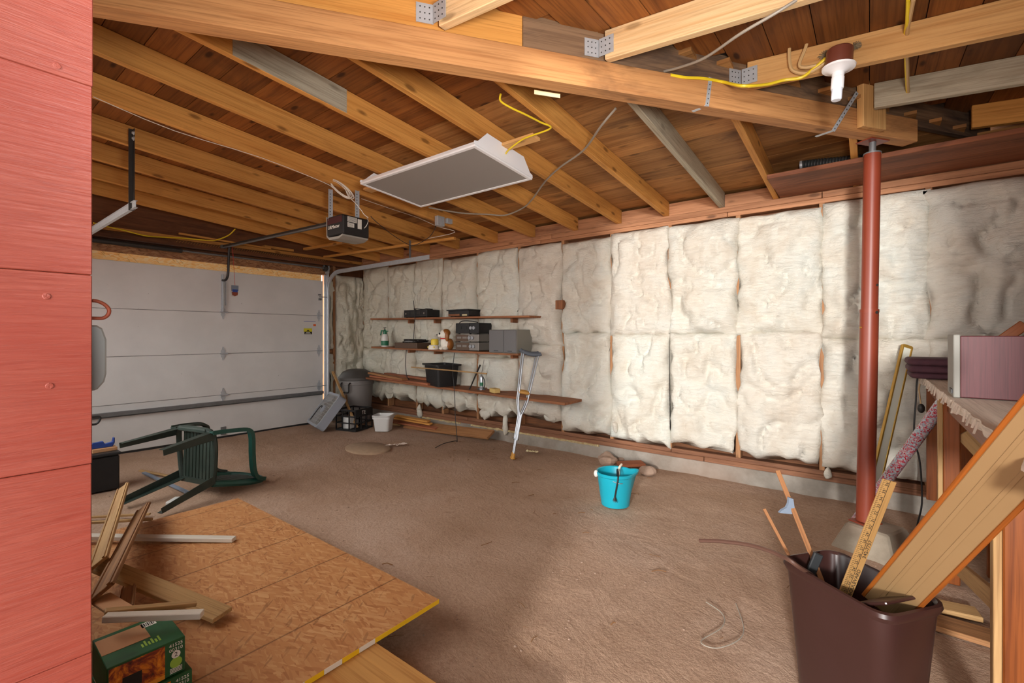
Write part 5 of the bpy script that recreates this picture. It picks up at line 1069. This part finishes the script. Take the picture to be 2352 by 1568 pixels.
tboard(q(200, 1188, 0.02), q(345, 1180, 0.02), 0.018, 0.014, 'trim_tan', 'thin tan lath on the dirt behind the pile')
tboard(q(296, 1350, 0.30), q(290, 1400, 0.33), 0.045, 0.014, 'trim_dark', 'short brown grooved offcut between the boards', True)
tboard(q(230, 1372, 0.36), q(290, 1410, 0.38), 0.06, 0.012, 'cardboard', 'short reddish offcut lying under the white strip')
tboard(q(215, 1500, 0.22), q(240, 1568, 0.22), 0.05, 0.02, 'trim_dark', 'dark board end beside the green boxes')
tboard(q(330, 1085, 0.015), q(430, 1130, 0.015), 0.03, 0.015, 'tape_blue', 'pale grey lath on the dirt under the chair')
tboard(q(322, 1080, 0.012), q(400, 1095, 0.012), 0.03, 0.012, 'trim_tan', 'tan lath on the dirt behind the chair legs')
tag(MB().bar(q(388, 1156, 0.012), q(410, 1143, 0.012), 0.05, 0.022).build('white_offcut', 'tub_white', None, bevel=0.003), 'small white offcut on the dirt between the chair legs', 'offcut')
# fire-log boxes
def flbox(o, ang, a, b, h, label, lettering):
    ex, ey = V((math.cos(ang), math.sin(ang), 0)), V((-math.sin(ang), math.cos(ang), 0)); c = V(o); t = thing('firelog_box', label, 'box', c, 'fire log boxes')
    MB().obox(c+V((0, 0, h/2)), ex, ey, (0, 0, 1), (a, b, h)).build('carton', 'box_green', t, bevel=0.0015)
    f = c+ex*(a/2+0.0006)            # printed end facing the camera (ex side)
    MB().obox(f-ey*(b*0.13)+V((0, 0, h*0.54)), ey, ex, (0, 0, 1), (b*0.70, 0.001, h*0.82)).build('flame_picture', 'fire_print', t)
    MB().obox(f-ey*(b*0.13)+V((0, 0, h*0.07)), ey, ex, (0, 0, 1), (b*0.70, 0.0014, h*0.12)).build('orange_band', 'box_edge_orange', t)
    m = MB(); m.obox(f-ey*(b*0.2)+ex*0.0006+V((0, 0, h*0.40)), ey, ex, (0, 0, 1), (b*0.24, 0.001, h*0.35)); m.build('grate_picture', 'print_black', t)
    r = f+ey*(b*0.37)+ex*0.0008
    text_mesh('lettering', '41525\n00310', h*0.135, r+V((0, 0, h*0.80)), ey, (0, 0, 1), 'print_white', t, 0.0003)
    MB().lathe([(h*0.11, 0), (h*0.11, 0.0004)], r+V((0, 0, h*0.58)), 18, ey, V((0, 0, 1)), ex).build('badge', 'print_white', t)
    text_mesh('lettering', '2', h*0.17, r+ex*0.0008+V((0, 0, h*0.58)), ey, (0, 0, 1), 'print_black', t, 0.0002)
    MB().lathe([(h*0.15, 0), (h*0.15, 0.0004)], r+V((0, 0, h*0.35)), 18, ey, V((0, 0, 1)), ex).build('leaf_badge', 'print_green', t)
    m = MB()
    for k in range(4): m.obox(r+V((0, 0, h*(0.08+0.04*k))), ey, ex, (0, 0, 1), (b*0.17, 0.0006, h*0.018))
    m.build('small_print', 'print_white', t)['kind'] = 'stuff'
    top = c+V((0, 0, h+0.0006)); MB().obox(top-ey*(b*0.18)-ex*(a*0.14), ey, ex, (0, 0, 1), (b*0.62, a*0.5, 0.001)).build('torn_cardboard', 'cardboard', t)
    m = MB(); m.obox(top+ey*(b*0.2)-ex*(a*0.32), ey, ex, (0, 0, 1), (b*0.2, a*0.16, 0.001)); m.build('barcode_label', 'print_white', t)
    m = MB()
    for k in range(7): m.obox(top+ey*(b*(0.12+0.025*k))-ex*(a*0.32)+V((0, 0, 0.0006)), ey, ex, (0, 0, 1), (b*0.009*(1+k % 2), a*0.11, 0.0006))
    m.build('barcode', 'print_black', t)['kind'] = 'stuff'
    m = MB()
    for k in range(6): m.obox(top+ey*(b*(-0.02+0.045*k))+ex*(a*(0.28-0.03*(k % 2))), ey, ex, (0, 0, 1), (b*0.025, a*(0.1+0.06*(k % 2)), 0.001))
    m.build('lettering_strokes', 'print_green', t)['kind'] = 'stuff'
    return t
flbox((-1.765, 0.430, 0.15), 0.0, 0.20, 0.20, 0.103, 'green fire log box at the bottom of the stack', True)
flbox((-1.775, 0.424, 0.2545), -0.02, 0.195, 0.185, 0.105, 'green fire log box with torn cardboard on top', True)
# overturned green plastic chair lying on its back
CU = V((-0.242, 0.970, 0)); CWX = V((-0.970, -0.242, 0)); CO = V((-3.98, 1.06, 0))+CWX*0.21
def C_(x, y, z): return CO+CWX*x+CU*z+V((0, 0, y+0.315))
MC = Matrix(((CWX.x, 0, CU.x, CO.x), (CWX.y, 0, CU.y, CO.y), (0, 1, 0, 0.315), (0, 0, 0, 1)))
ch = thing('plastic_chair', 'dark green plastic garden chair lying on its back', 'chair', V((CO.x+CU.x*0.4, CO.y+CU.y*0.4, 0.0)))
for sx in (-1, 1):
    # legs: tapered angle sections
    for nm, p0, p1 in (('leg', (0.20*sx, 0.20, 0.40), (0.245*sx, 0.155, 0.0)), ('leg', (0.18*sx, -0.18, 0.40), (0.225*sx, -0.275, 0.0))):
        m = MB(MC); a, b = V(p0), V(p1); yy = 1 if p0[1] > 0 else -1
        for off, w, h in (((0, 0.014*yy, 0), 0.072, 0.006), ((0.033*sx, -0.014*yy, 0), 0.006, 0.066)):
            m.bar(a+V(off), b+V(off)*0.7, w if h == 0.006 else 0.006, h if h == 0.006 else 0.066, (0, 1, 0), 0.62)
        m.build(nm, 'green_chair', ch)
    m = MB(MC); pth = (smooth_path([(0.235*sx, 0.215, 0.36), (0.262*sx, 0.21, 0.50), (0.27*sx, 0.19, 0.63), (0.275*sx, 0.13, 0.665), (0.275*sx, -0.02, 0.67), (0.265*sx, -0.16, 0.69), (0.24*sx, -0.235, 0.74), (0.225*sx, -0.27, 0.82)], 5))
    for i in range(len(pth)-1):
        d_ = (pth[i+1]-pth[i]); m.bar(pth[i]-d_*0.15, pth[i+1]+d_*0.15, 0.055, 0.012, d_.cross(V((1, 0, 0)))); m.bar(pth[i]-d_*0.15+V((0.026*sx, 0, 0)), pth[i+1]+d_*0.15+V((0.026*sx, 0, 0)), 0.008, 0.032, d_.cross(V((1, 0, 0))))
    m.build('arm', 'green_chair_lit' if sx < 0 else 'green_chair', ch, True)
m = MB(MC)
for k in range(9):
    x = -0.168+0.042*k; m.bar((x, -0.19, 0.405), (x, 0.19, 0.415), 0.03, 0.012)
m.build('seat_slats', 'green_chair', ch)
m = MB(MC); m.tube(smooth_path([(-0.19, -0.2, 0.40), (-0.215, -0.05, 0.40), (-0.225, 0.12, 0.395), (-0.20, 0.205, 0.385), (-0.12, 0.225, 0.375), (0.12, 0.225, 0.375), (0.20, 0.205, 0.385), (0.225, 0.12, 0.395), (0.215, -0.05, 0.40), (0.19, -0.2, 0.40)], 4), 0.02, 8); m.bar((-0.19, -0.2, 0.405), (0.19, -0.2, 0.405), 0.04, 0.03); m.build('seat_rim', 'green_chair', ch, True)
m = MB(MC); m.prism([(-0.17, 0.20), (0.17, 0.20), (0.17, 0.235), (-0.17, 0.235)], (0, 0, 0.375), (1, 0, 0), (0, 1, 0), (0, 0, 1), 0.055); m.build('seat_front', 'green_chair', ch, bevel=0.008)
m = MB(MC)
for sx in (-1, 1): m.tube(smooth_path([(0.19*sx, -0.20, 0.40), (0.215*sx, -0.235, 0.55), (0.22*sx, -0.268, 0.70), (0.19*sx, -0.288, 0.82)], 4), 0.026, 8)
m.tube(smooth_path([(-0.19, -0.288, 0.82), (-0.10, -0.295, 0.87), (0.10, -0.295, 0.87), (0.19, -0.288, 0.82)], 4), 0.026, 8); m.build('back_frame', 'green_chair_lit', ch, True)
m = MB(MC)
for k in range(6):
    x = -0.13+0.052*k; m.bar((x, -0.205, 0.42), (x*0.75, -0.29, 0.86), 0.03, 0.01, (0, 1, 0))
m.build('back_slats', 'green_chair', ch)
# black tool box with odds and ends on it, mostly behind the red wall
tb2 = thing('tool_box', 'black box on the dirt just beyond the red wall', 'box', (-5.12, 0.86, 0))
MB().box((-5.24, 0.62, 0.0), (-4.98, 1.06, 0.285)).build('case', 'black_box', tb2, bevel=0.01); MB().box((-5.25, 0.61, 0.287), (-4.97, 1.07, 0.312)).build('lid', 'dark_plastic', tb2, bevel=0.006)
tag(MB().obox((-5.12, 0.98, 0.327), (0, 1, 0), (1, 0, 0), (0, 0, 1), (0.16, 0.14, 0.028)).build('paper_stack', 'cardboard', None, bevel=0.002), 'tan folded card on the black box', 'card')
kc = thing('caulking_tool', 'blue plastic clamp with a black ratchet bar on the black box', 'clamp', (-5.12, 0.95, 0.342))
MB().prism([(-0.10, 0), (0.07, 0), (0.085, 0.03), (0.085, 0.075), (0.075, 0.075), (0.07, 0.04), (0.02, 0.03), (0.01, 0.055), (-0.06, 0.05)], (-5.10, 0.965, 0.342), (0, 1, 0), (0, 0, 1), (1, 0, 0), 0.035).build('jaw', 'blue_plastic', kc, bevel=0.004)
m = MB(); m.box((-5.115, 0.885, 0.385), (-5.095, 0.905, 0.555)); m.build('bar', 'dark_plastic', kc)
MB().tube(smooth_path([(-5.105, 0.87, 0.55), (-5.105, 0.93, 0.545), (-5.105, 0.955, 0.575), (-5.105, 0.95, 0.605), (-5.105, 0.87, 0.605)], 4), 0.009, 8).build('grip', 'dark_plastic', kc, True)
# ================================================================== RIGHT FOREGROUND
# work bench along the right
wb2 = thing('workbench', 'rough workbench with a splintered white top edge', 'workbench', (0.6, 2.75, 0)); ZT = 1.02
m = MB(); rnd = random.Random(2); n = 60; Y0b, Y1b = 1.25, 4.2; vs = []; gl = []
for i in range(n+1):
    Y = Y0b+(Y1b-Y0b)*i/n; x = 0.274+0.006*NZ(Y*9, 1)+0.004*rnd.uniform(-1, 1); dz = 0.004*rnd.uniform(0, 1)
    for (X, Z) in ((x, ZT-0.001), (x+rnd.uniform(-0.004, 0.01), ZT-0.036-dz), (0.98, ZT-0.036), (0.98, ZT)): vs.append((X, Y, Z)); gl.append((Y, X, Z))
fs = [(i*4+k, i*4+(k+1) % 4, (i+1)*4+(k+1) % 4, (i+1)*4+k) for i in range(n) for k in range(4)]+[(3, 2, 1, 0), (n*4, n*4+1, n*4+2, n*4+3)]
m.add(vs, fs, gl).build('top', 'bench_top', wb2)
m = MB()
for k in range(46):
    Y = rnd.uniform(2.0, 4.15); m.bar((0.272, Y, ZT-0.004), (0.268-rnd.uniform(0, 0.008), Y+rnd.uniform(-0.02, 0.02), ZT-0.03-rnd.uniform(0, 0.02)), 0.004, 0.006, (1, 0, 0))
m.build('splinters', 'bench_top', wb2)['kind'] = 'stuff'
MB().box((0.32, 1.3, ZT-0.13), (0.36, 4.15, ZT-0.037)).build('apron', 'orange_varnish', wb2, bevel=0.003); MB().box((0.92, 1.3, ZT-0.13), (0.96, 4.15, ZT-0.037)).build('apron', 'orange_varnish', wb2, bevel=0.003)
for (x, y) in ((0.285, 3.28), (0.285, 1.92), (0.90, 3.28), (0.90, 1.92)):
    MB().box((x+0.02, y, 0.0), (x+0.085, y+0.04, ZT-0.037)).build('leg', 'orange_varnish', wb2, bevel=0.004); MB().box((x, y+0.002, 0.0), (x+0.019, y+0.045, ZT-0.04)).build('leg_facing', 'trim_tan', wb2, bevel=0.002)
MB().bar((0.40, 3.30, 0.80), (0.72, 3.30, 0.38), 0.02, 0.12, (0, 0, 1)).build('brace', 'trim_tan', wb2, bevel=0.002); MB().bar((0.345, 1.98, 0.45), (0.345, 3.25, 0.12), 0.02, 0.07, (0, 0, 1)).build('brace', 'trim_tan', wb2, bevel=0.002)
MB().box((0.30, 4.10, 0.2), (0.94, 4.13, 0.95)).build('back_panel', 'orange_varnish', wb2)
# speaker cabinet, frame, cushions on the bench
ang = 0.03; ex, ey = V((math.cos(ang), -math.sin(ang), 0)), V((math.sin(ang), math.cos(ang), 0)); sc0 = V((0.287, 2.73, ZT+0.001))
sk = thing('speaker_cabinet', 'maroon wood-grain speaker cabinet on the workbench', 'speaker', sc0+ex*0.25+ey*0.125)
MB().obox(sc0+ex*0.265+ey*0.125+V((0, 0, 0.133)), (0, 0, 1), ex, ey, (0.262, 0.49, 0.25)).build('cabinet', 'speaker_wood', sk, bevel=0.003)
MB().obox(sc0+ex*0.009+ey*0.125+V((0, 0, 0.135)), (0, 0, 1), ex, ey, (0.27, 0.022, 0.255)).build('grille', 'speaker_side', sk, bevel=0.003); MB().obox(sc0-ex*0.004+ey*0.06+V((0, 0, 0.026)), ey, ex, (0, 0, 1), (0.10, 0.006, 0.016)).build('name_plate', 'dark_plastic', sk)
ofr = thing('octagon_frame', 'octagonal wooden frame standing behind the maroon speaker', 'frame', (0.62, 3.06, ZT)); oc = V((0.62, 3.03, ZT+0.16)); on = V((0, -0.98, 0.2)); ox, oy, oz = V((1, 0, 0)), on.cross(V((1, 0, 0))), on
for k in range(8):
    a0, a1 = math.pi/8+math.pi/4*k, math.pi/8+math.pi/4*(k+1); r = 0.172
    MB().bar(oc+ox*(r*math.cos(a0))+oy*(r*math.sin(a0)), oc+ox*(r*math.cos(a1))+oy*(r*math.sin(a1)), 0.045, 0.035, on).build('rail', 'orange_varnish', ofr, bevel=0.003)
tag(MB().obox((0.78, 3.12, ZT+0.18), (1, 0, 0), (0, 0, 1), (0, 1, 0), (0.36, 0.35, 0.02)).build('lid_board', 'trim_tan', None, bevel=0.05), 'tan panel with cut corners behind the octagonal frame', 'panel')
zc = ZT+0.001
for k, (h, dx, lab) in enumerate(((0.034, 0.012, 'dark maroon quilted cushion at the bottom of the stack on the bench'), (0.044, 0.004, 'dark maroon quilted cushion in the middle of the stack on the bench'), (0.042, 0.0, 'dark maroon quilted cushion on top of the stack on the bench'))):
    m = MB(); n1 = 16
    lv = []
    for i in range(7):
        t = i/6; s_ = (1-abs(2*t-1)**3)*0.012; lv.append((0.20+s_, 0.17+s_, h*t))
    m = tub(lv, (0.40+dx, 3.95, zc), V((1, 0, 0)), V((0, 1, 0)), 0.04)
    tag(m.build('cushion', 'cushion', None, True), lab, 'cushion', 'maroon cushions on the workbench'); zc += h+0.001
cable('power_cable', [pY(2178, 865, 4.18)*0+V((0.33, 4.14, ZT+0.01)), V((0.262, 4.12, ZT+0.005)), V((0.245, 4.08, 0.85)), V((0.235, 4.05, 0.62)), V((0.262, 4.02, 0.45)), V((0.27, 4.0, 0.2)), V((0.24, 3.9, 0.05)), V((0.27, 3.65, 0.012)), V((0.19, 3.5, 0.012))], 0.005, 'wire_black', 'dark power cord hanging off the far end of the workbench', 'cord')
ic = thing('hanging_plug', 'dark plug hanging on a cord below the bench end', 'plug', V((0.268, 4.02, 0.78))); MB().tube([V((0.27, 4.09, 1.0)), V((0.258, 4.04, 0.93)), V((0.266, 4.02, 0.84))], 0.004, 6).build('cord', 'cable_tan', ic, True); MB().ball(V((0.268, 4.02, 0.81)), 0.024, 12, 8, (0.8, 0.7, 1.3)).build('body', 'steel_dark', ic, True)
# narrow white panel with brass edges leaning on the wall
a, b = pY(2010, 1112, 4.02), pY(2083, 797, 4.29); a.z = max(a.z, 0.02); d = (b-a).normalized(); lw = RT-d*RT.dot(d); lw.normalize(); ln_ = d.cross(lw)
fp = thing('narrow_panel', 'tall narrow white panel with brass edging leaning on the insulation', 'panel', a)
MB().obox((a+b)/2, d, lw, ln_, ((b-a).length, 0.05, 0.012)).build('panel', 'panel_white', fp)
for s_ in (-1, 1): MB().obox((a+b)/2+lw*(0.031*s_), d, lw, ln_, ((b-a).length+0.02, 0.013, 0.02)).build('edge_strip', 'brass', fp, bevel=0.002)
MB().obox(b+d*0.004, lw, d, ln_, (0.06, 0.022, 0.02)).build('end_cap', 'brass', fp, bevel=0.002)
# roll of gift wrap
a, b = pT(1998, 1160, 2.98), V((0.262, 3.42, 0.965)); a = V((0.03, 3.74, 0.10)); b = V((0.235, 3.30, 0.99)); a = pT(1990, 1165, 2.95); b = pT(2158, 935, 2.62)
gw = thing('gift_wrap_roll', 'roll of red, white and blue gift wrap leaning on the workbench', 'paper roll', a); d = (b-a).normalized()
MB().tube([a-d*0.12, b+d*0.06], 0.032, 20).build('roll', 'gift_wrap', gw, True); MB().tube([b+d*0.055, b+d*0.065], 0.026, 20).build('core', 'cardboard', gw, True)
# scrap blocks under the bench
rnd = random.Random(21); lay = 0
for k, (px, py, t, lx, ly_, lz_, lab) in enumerate(((2335, 1415, 2.2, 0.22, 0.05, 0.10, 'lowest orange block of the stack beside the bench leg'), (2322, 1340, 2.2, 0.05, 0.05, 0.13, 'upright orange block in the stack beside the bench leg'), (2345, 1330, 2.3, 0.10, 0.05, 0.12, 'broad orange block on the right of the stack by the bench leg'), (2325, 1290, 2.25, 0.10, 0.06, 0.09, 'pale block in the middle of the stack beside the bench leg'), (2345, 1225, 2.3, 0.12, 0.05, 0.16, 'tall orange block on top of the stack beside the bench leg'))):
    p = pT(px, py, t); lay += 1
    tag(MB().obox(p, V((math.cos(0.2*k), math.sin(0.2*k), 0)), V((-math.sin(0.2*k), math.cos(0.2*k), 0)), (0, 0, 1), (lx, ly_, lz_)).build('scrap_block', 'orange_varnish' if k != 3 else 'block_pale', None, bevel=0.003), lab, 'wood block', 'scrap blocks under the workbench')
bp = pT(2345, 1300, 2.38); tag(MB().box((bp.x-0.12, bp.y, 0.0), (bp.x+0.35, bp.y+0.04, 0.62)).build('upright_board', 'orange_varnish', None, bevel=0.003), 'upright orange board behind the stacked blocks under the bench', 'board')
for k, (px, py, l, w, a_, lab) in enumerate(((2150, 1390, 0.30, 0.10, 0.15, 'short pale board on the dirt just behind the brown bin'), (2190, 1440, 0.40, 0.13, -0.05, 'wider tan board half buried in the dirt beside the brown bin'))):
    p = pZ(px, py, 0.012); tag(MB().obox(p, V((math.cos(a_), math.sin(a_), 0)), V((-math.sin(a_), math.cos(a_), 0)), (0, 0, 1), (l, w, 0.024)).build('ground_board', 'trim_tan' if k == 0 else 'scrap', None, bevel=0.003), lab, 'board')
# brown waste bin with sticks
ba = math.radians(-37); ex, ey = V((math.cos(ba), math.sin(ba), 0)), V((-math.sin(ba), math.cos(ba), 0)); BC = V((-0.035, 1.915, 0.0)); ZR_ = 0.48
bn = thing('waste_bin', 'brown plastic waste bin full of sticks', 'bin', BC)
tub([(0.14, 0.092, 0.0), (0.150, 0.10, 0.02), (0.182, 0.122, ZR_-0.03), (0.186, 0.126, ZR_-0.028), (0.192, 0.132, ZR_-0.012), (0.190, 0.130, ZR_), (0.182, 0.122, ZR_+0.003), (0.176, 0.116, ZR_-0.006), (0.148, 0.096, 0.012)], BC, ex, ey, 0.05, 6).build('shell', 'bin_brown', bn, True)
# curved brown strip
cable('curved_strip', [pT(1607, 1241, 1.85), pT(1660, 1243, 1.78), pT(1725, 1252, 1.70), pT(1785, 1272, 1.62), pT(1830, 1298, 1.56), BC-ex*0.12+V((0, 0, 0.38)), BC-ex*0.06+V((0, 0, 0.16))], 0.0075, 'strip_brown', 'curved brown plastic strip poking out of the bin', 'plastic strip')
def stick(p0, p1, w, th, mat, label, name='stick', up=None):
    return tag(MB().bar(p0, p1, w, th, up or -FW).build(name, mat, None, bevel=0.001), label, 'stick', 'sticks in the brown bin')
stick(pT(1755, 1168, 1.78), BC-ex*0.07-ey*0.02+V((0, 0, 0.25)), 0.010, 0.008, 'stick_wood', 'short thin orange stick in the bin')
s0, s1 = pT(1786, 1080, 1.85), BC-ex*0.03+ey*0.02+V((0, 0, 0.20)); stick(s0, s1, 0.017, 0.006, 'stick_wood', 'long thin orange stick with torn pale tape in the bin')
tp = s0.lerp(s1, 0.22); m = MB(); m.prism([(-0.008, 0.035), (0.008, 0.03), (0.016, -0.025), (0.0, -0.028), (-0.045, -0.024), (-0.036, -0.014), (-0.018, -0.004), (-0.01, 0.012)], tp-RT*0.006, RT, V((0, 0, 1)), -FW, 0.012)
tag(m.build('torn_tape', 'tape_blue'), 'torn pale blue tape stuck on the long orange stick', 'tape')
r0 = pT(2043, 1103, 1.50); r1 = r0+(pT(1942, 1362, 1.55)-r0)*1.35; rd = (r1-r0).normalized(); rn = (-FW-rd*(-FW).dot(rd)).normalized(); rw = rd.cross(rn)
yd = thing('yardstick', 'wooden yardstick with printed numbers standing in the bin', 'yardstick', r1); L = (r1-r0).length
MB().obox((r0+r1)/2, rd, rw, rn, (L, 0.045, 0.006)).build('stick', 'ruler', yd, bevel=0.001)
lf_ = rw if rw.dot(RT) < 0 else -rw; m = MB(); top = rn*0.0034
m.obox((r0+r1)/2+lf_*(-0.001)+top, rd, rw, rn, (L, 0.0012, 0.0006))
for k in range(int(L/0.0064)): m.obox(r0+rd*(0.004+0.0064*k)+lf_*(0.0225-0.0045*(1 if k % 4 else 1.6))+top, lf_, rd, rn, (0.0085 if k % 4 else 0.014, 0.0009, 0.0006))
m.build('scale_marks', 'print_black', yd)['kind'] = 'stuff'
for k in range(int(L/0.0256)): text_mesh('numeral', str(36-k), 0.014, r0+rd*(0.014+0.0256*k)+lf_*0.006+top, -rd, -lf_ if (-rd).cross(-lf_).dot(rn) > 0 else lf_, 'print_black', yd, 0.0003)
up_ = -lf_ if (-rd).cross(-lf_).dot(rn) > 0 else lf_
text_mesh('lettering', 'BOULEVARD', 0.017, r0+rd*0.365-lf_*0.012+top, -rd, up_, 'print_black', yd, 0.0003)
text_mesh('lettering', '342-7757', 0.017, r0+rd*0.243-lf_*0.012+top, -rd, up_, 'print_black', yd, 0.0003)
# broad board leaning from the bin to the bench edge
bm_, b1 = pT(2057, 1366, 1.44), pT(2352, 1040, 1.04); bd = (b1-bm_).normalized(); b0 = bm_-bd*0.10; b2 = b1+bd*0.45; tc_ = (CAM-(b0+b1)/2).normalized(); bnrm = (tc_-bd*tc_.dot(bd)).normalized(); bw = bd.cross(bnrm); Lb = (b2-b0).length
bb = thing('door_stop_board', 'broad cream board with orange edges leaning from the bin onto the bench', 'board', b0)
MB().obox((b0+b2)/2, bd, bw, bnrm, (Lb, 0.102, 0.016)).build('face_board', 'door_board', bb, bevel=0.002)
for s_ in (-1, 1):
    MB().obox((b0+b2)/2+bw*(0.056*s_)-bnrm*0.002, bd, bw, bnrm, (Lb, 0.011, 0.022)).build('edge_strip', 'door_board_edge', bb, bevel=0.002); MB().obox((b0+b2)/2+bw*(0.020*s_)+bnrm*0.0083, bd, bw, bnrm, (Lb, 0.010, 0.003)).build('bead', 'door_board', bb, bevel=0.001)
tag(MB().obox(BC+ex*0.122-ey*0.005+V((0, 0, ZR_+0.0)), (V((0, 0, 0.5))+ex*0.86).normalized(), ey, (ex*0.5-V((0, 0, 0.86))).normalized(), (0.105, 0.19, 0.010)).build('dark_panel', 'bin_brown', None, bevel=0.003), 'small dark brown panel standing at the right end of the bin', 'panel')
tag(MB().obox(pT(1868, 1300, 1.66), V((0.3, 0.2, 0.9)).normalized(), V((0.8, 0.4, -0.36)).normalized(), V((-0.43, 0.83, -0.04)).normalized(), (0.10, 0.03, 0.015)).build('black_remote', 'dark_plastic', None, bevel=0.003), 'black plastic piece tucked between sticks in the bin', 'plastic piece')
cable('loose_wire', [pZ(1622, 1382, 0.006), pZ(1660, 1410, 0.006), pZ(1658, 1440, 0.006), pZ(1610, 1472, 0.006), pZ(1645, 1488, 0.006), pZ(1695, 1470, 0.006), pZ(1708, 1440, 0.006), pZ(1690, 1385, 0.006)], 0.0022, 'cable_gray', 'loop of loose grey wire on the dirt in front of the bin', 'wire')
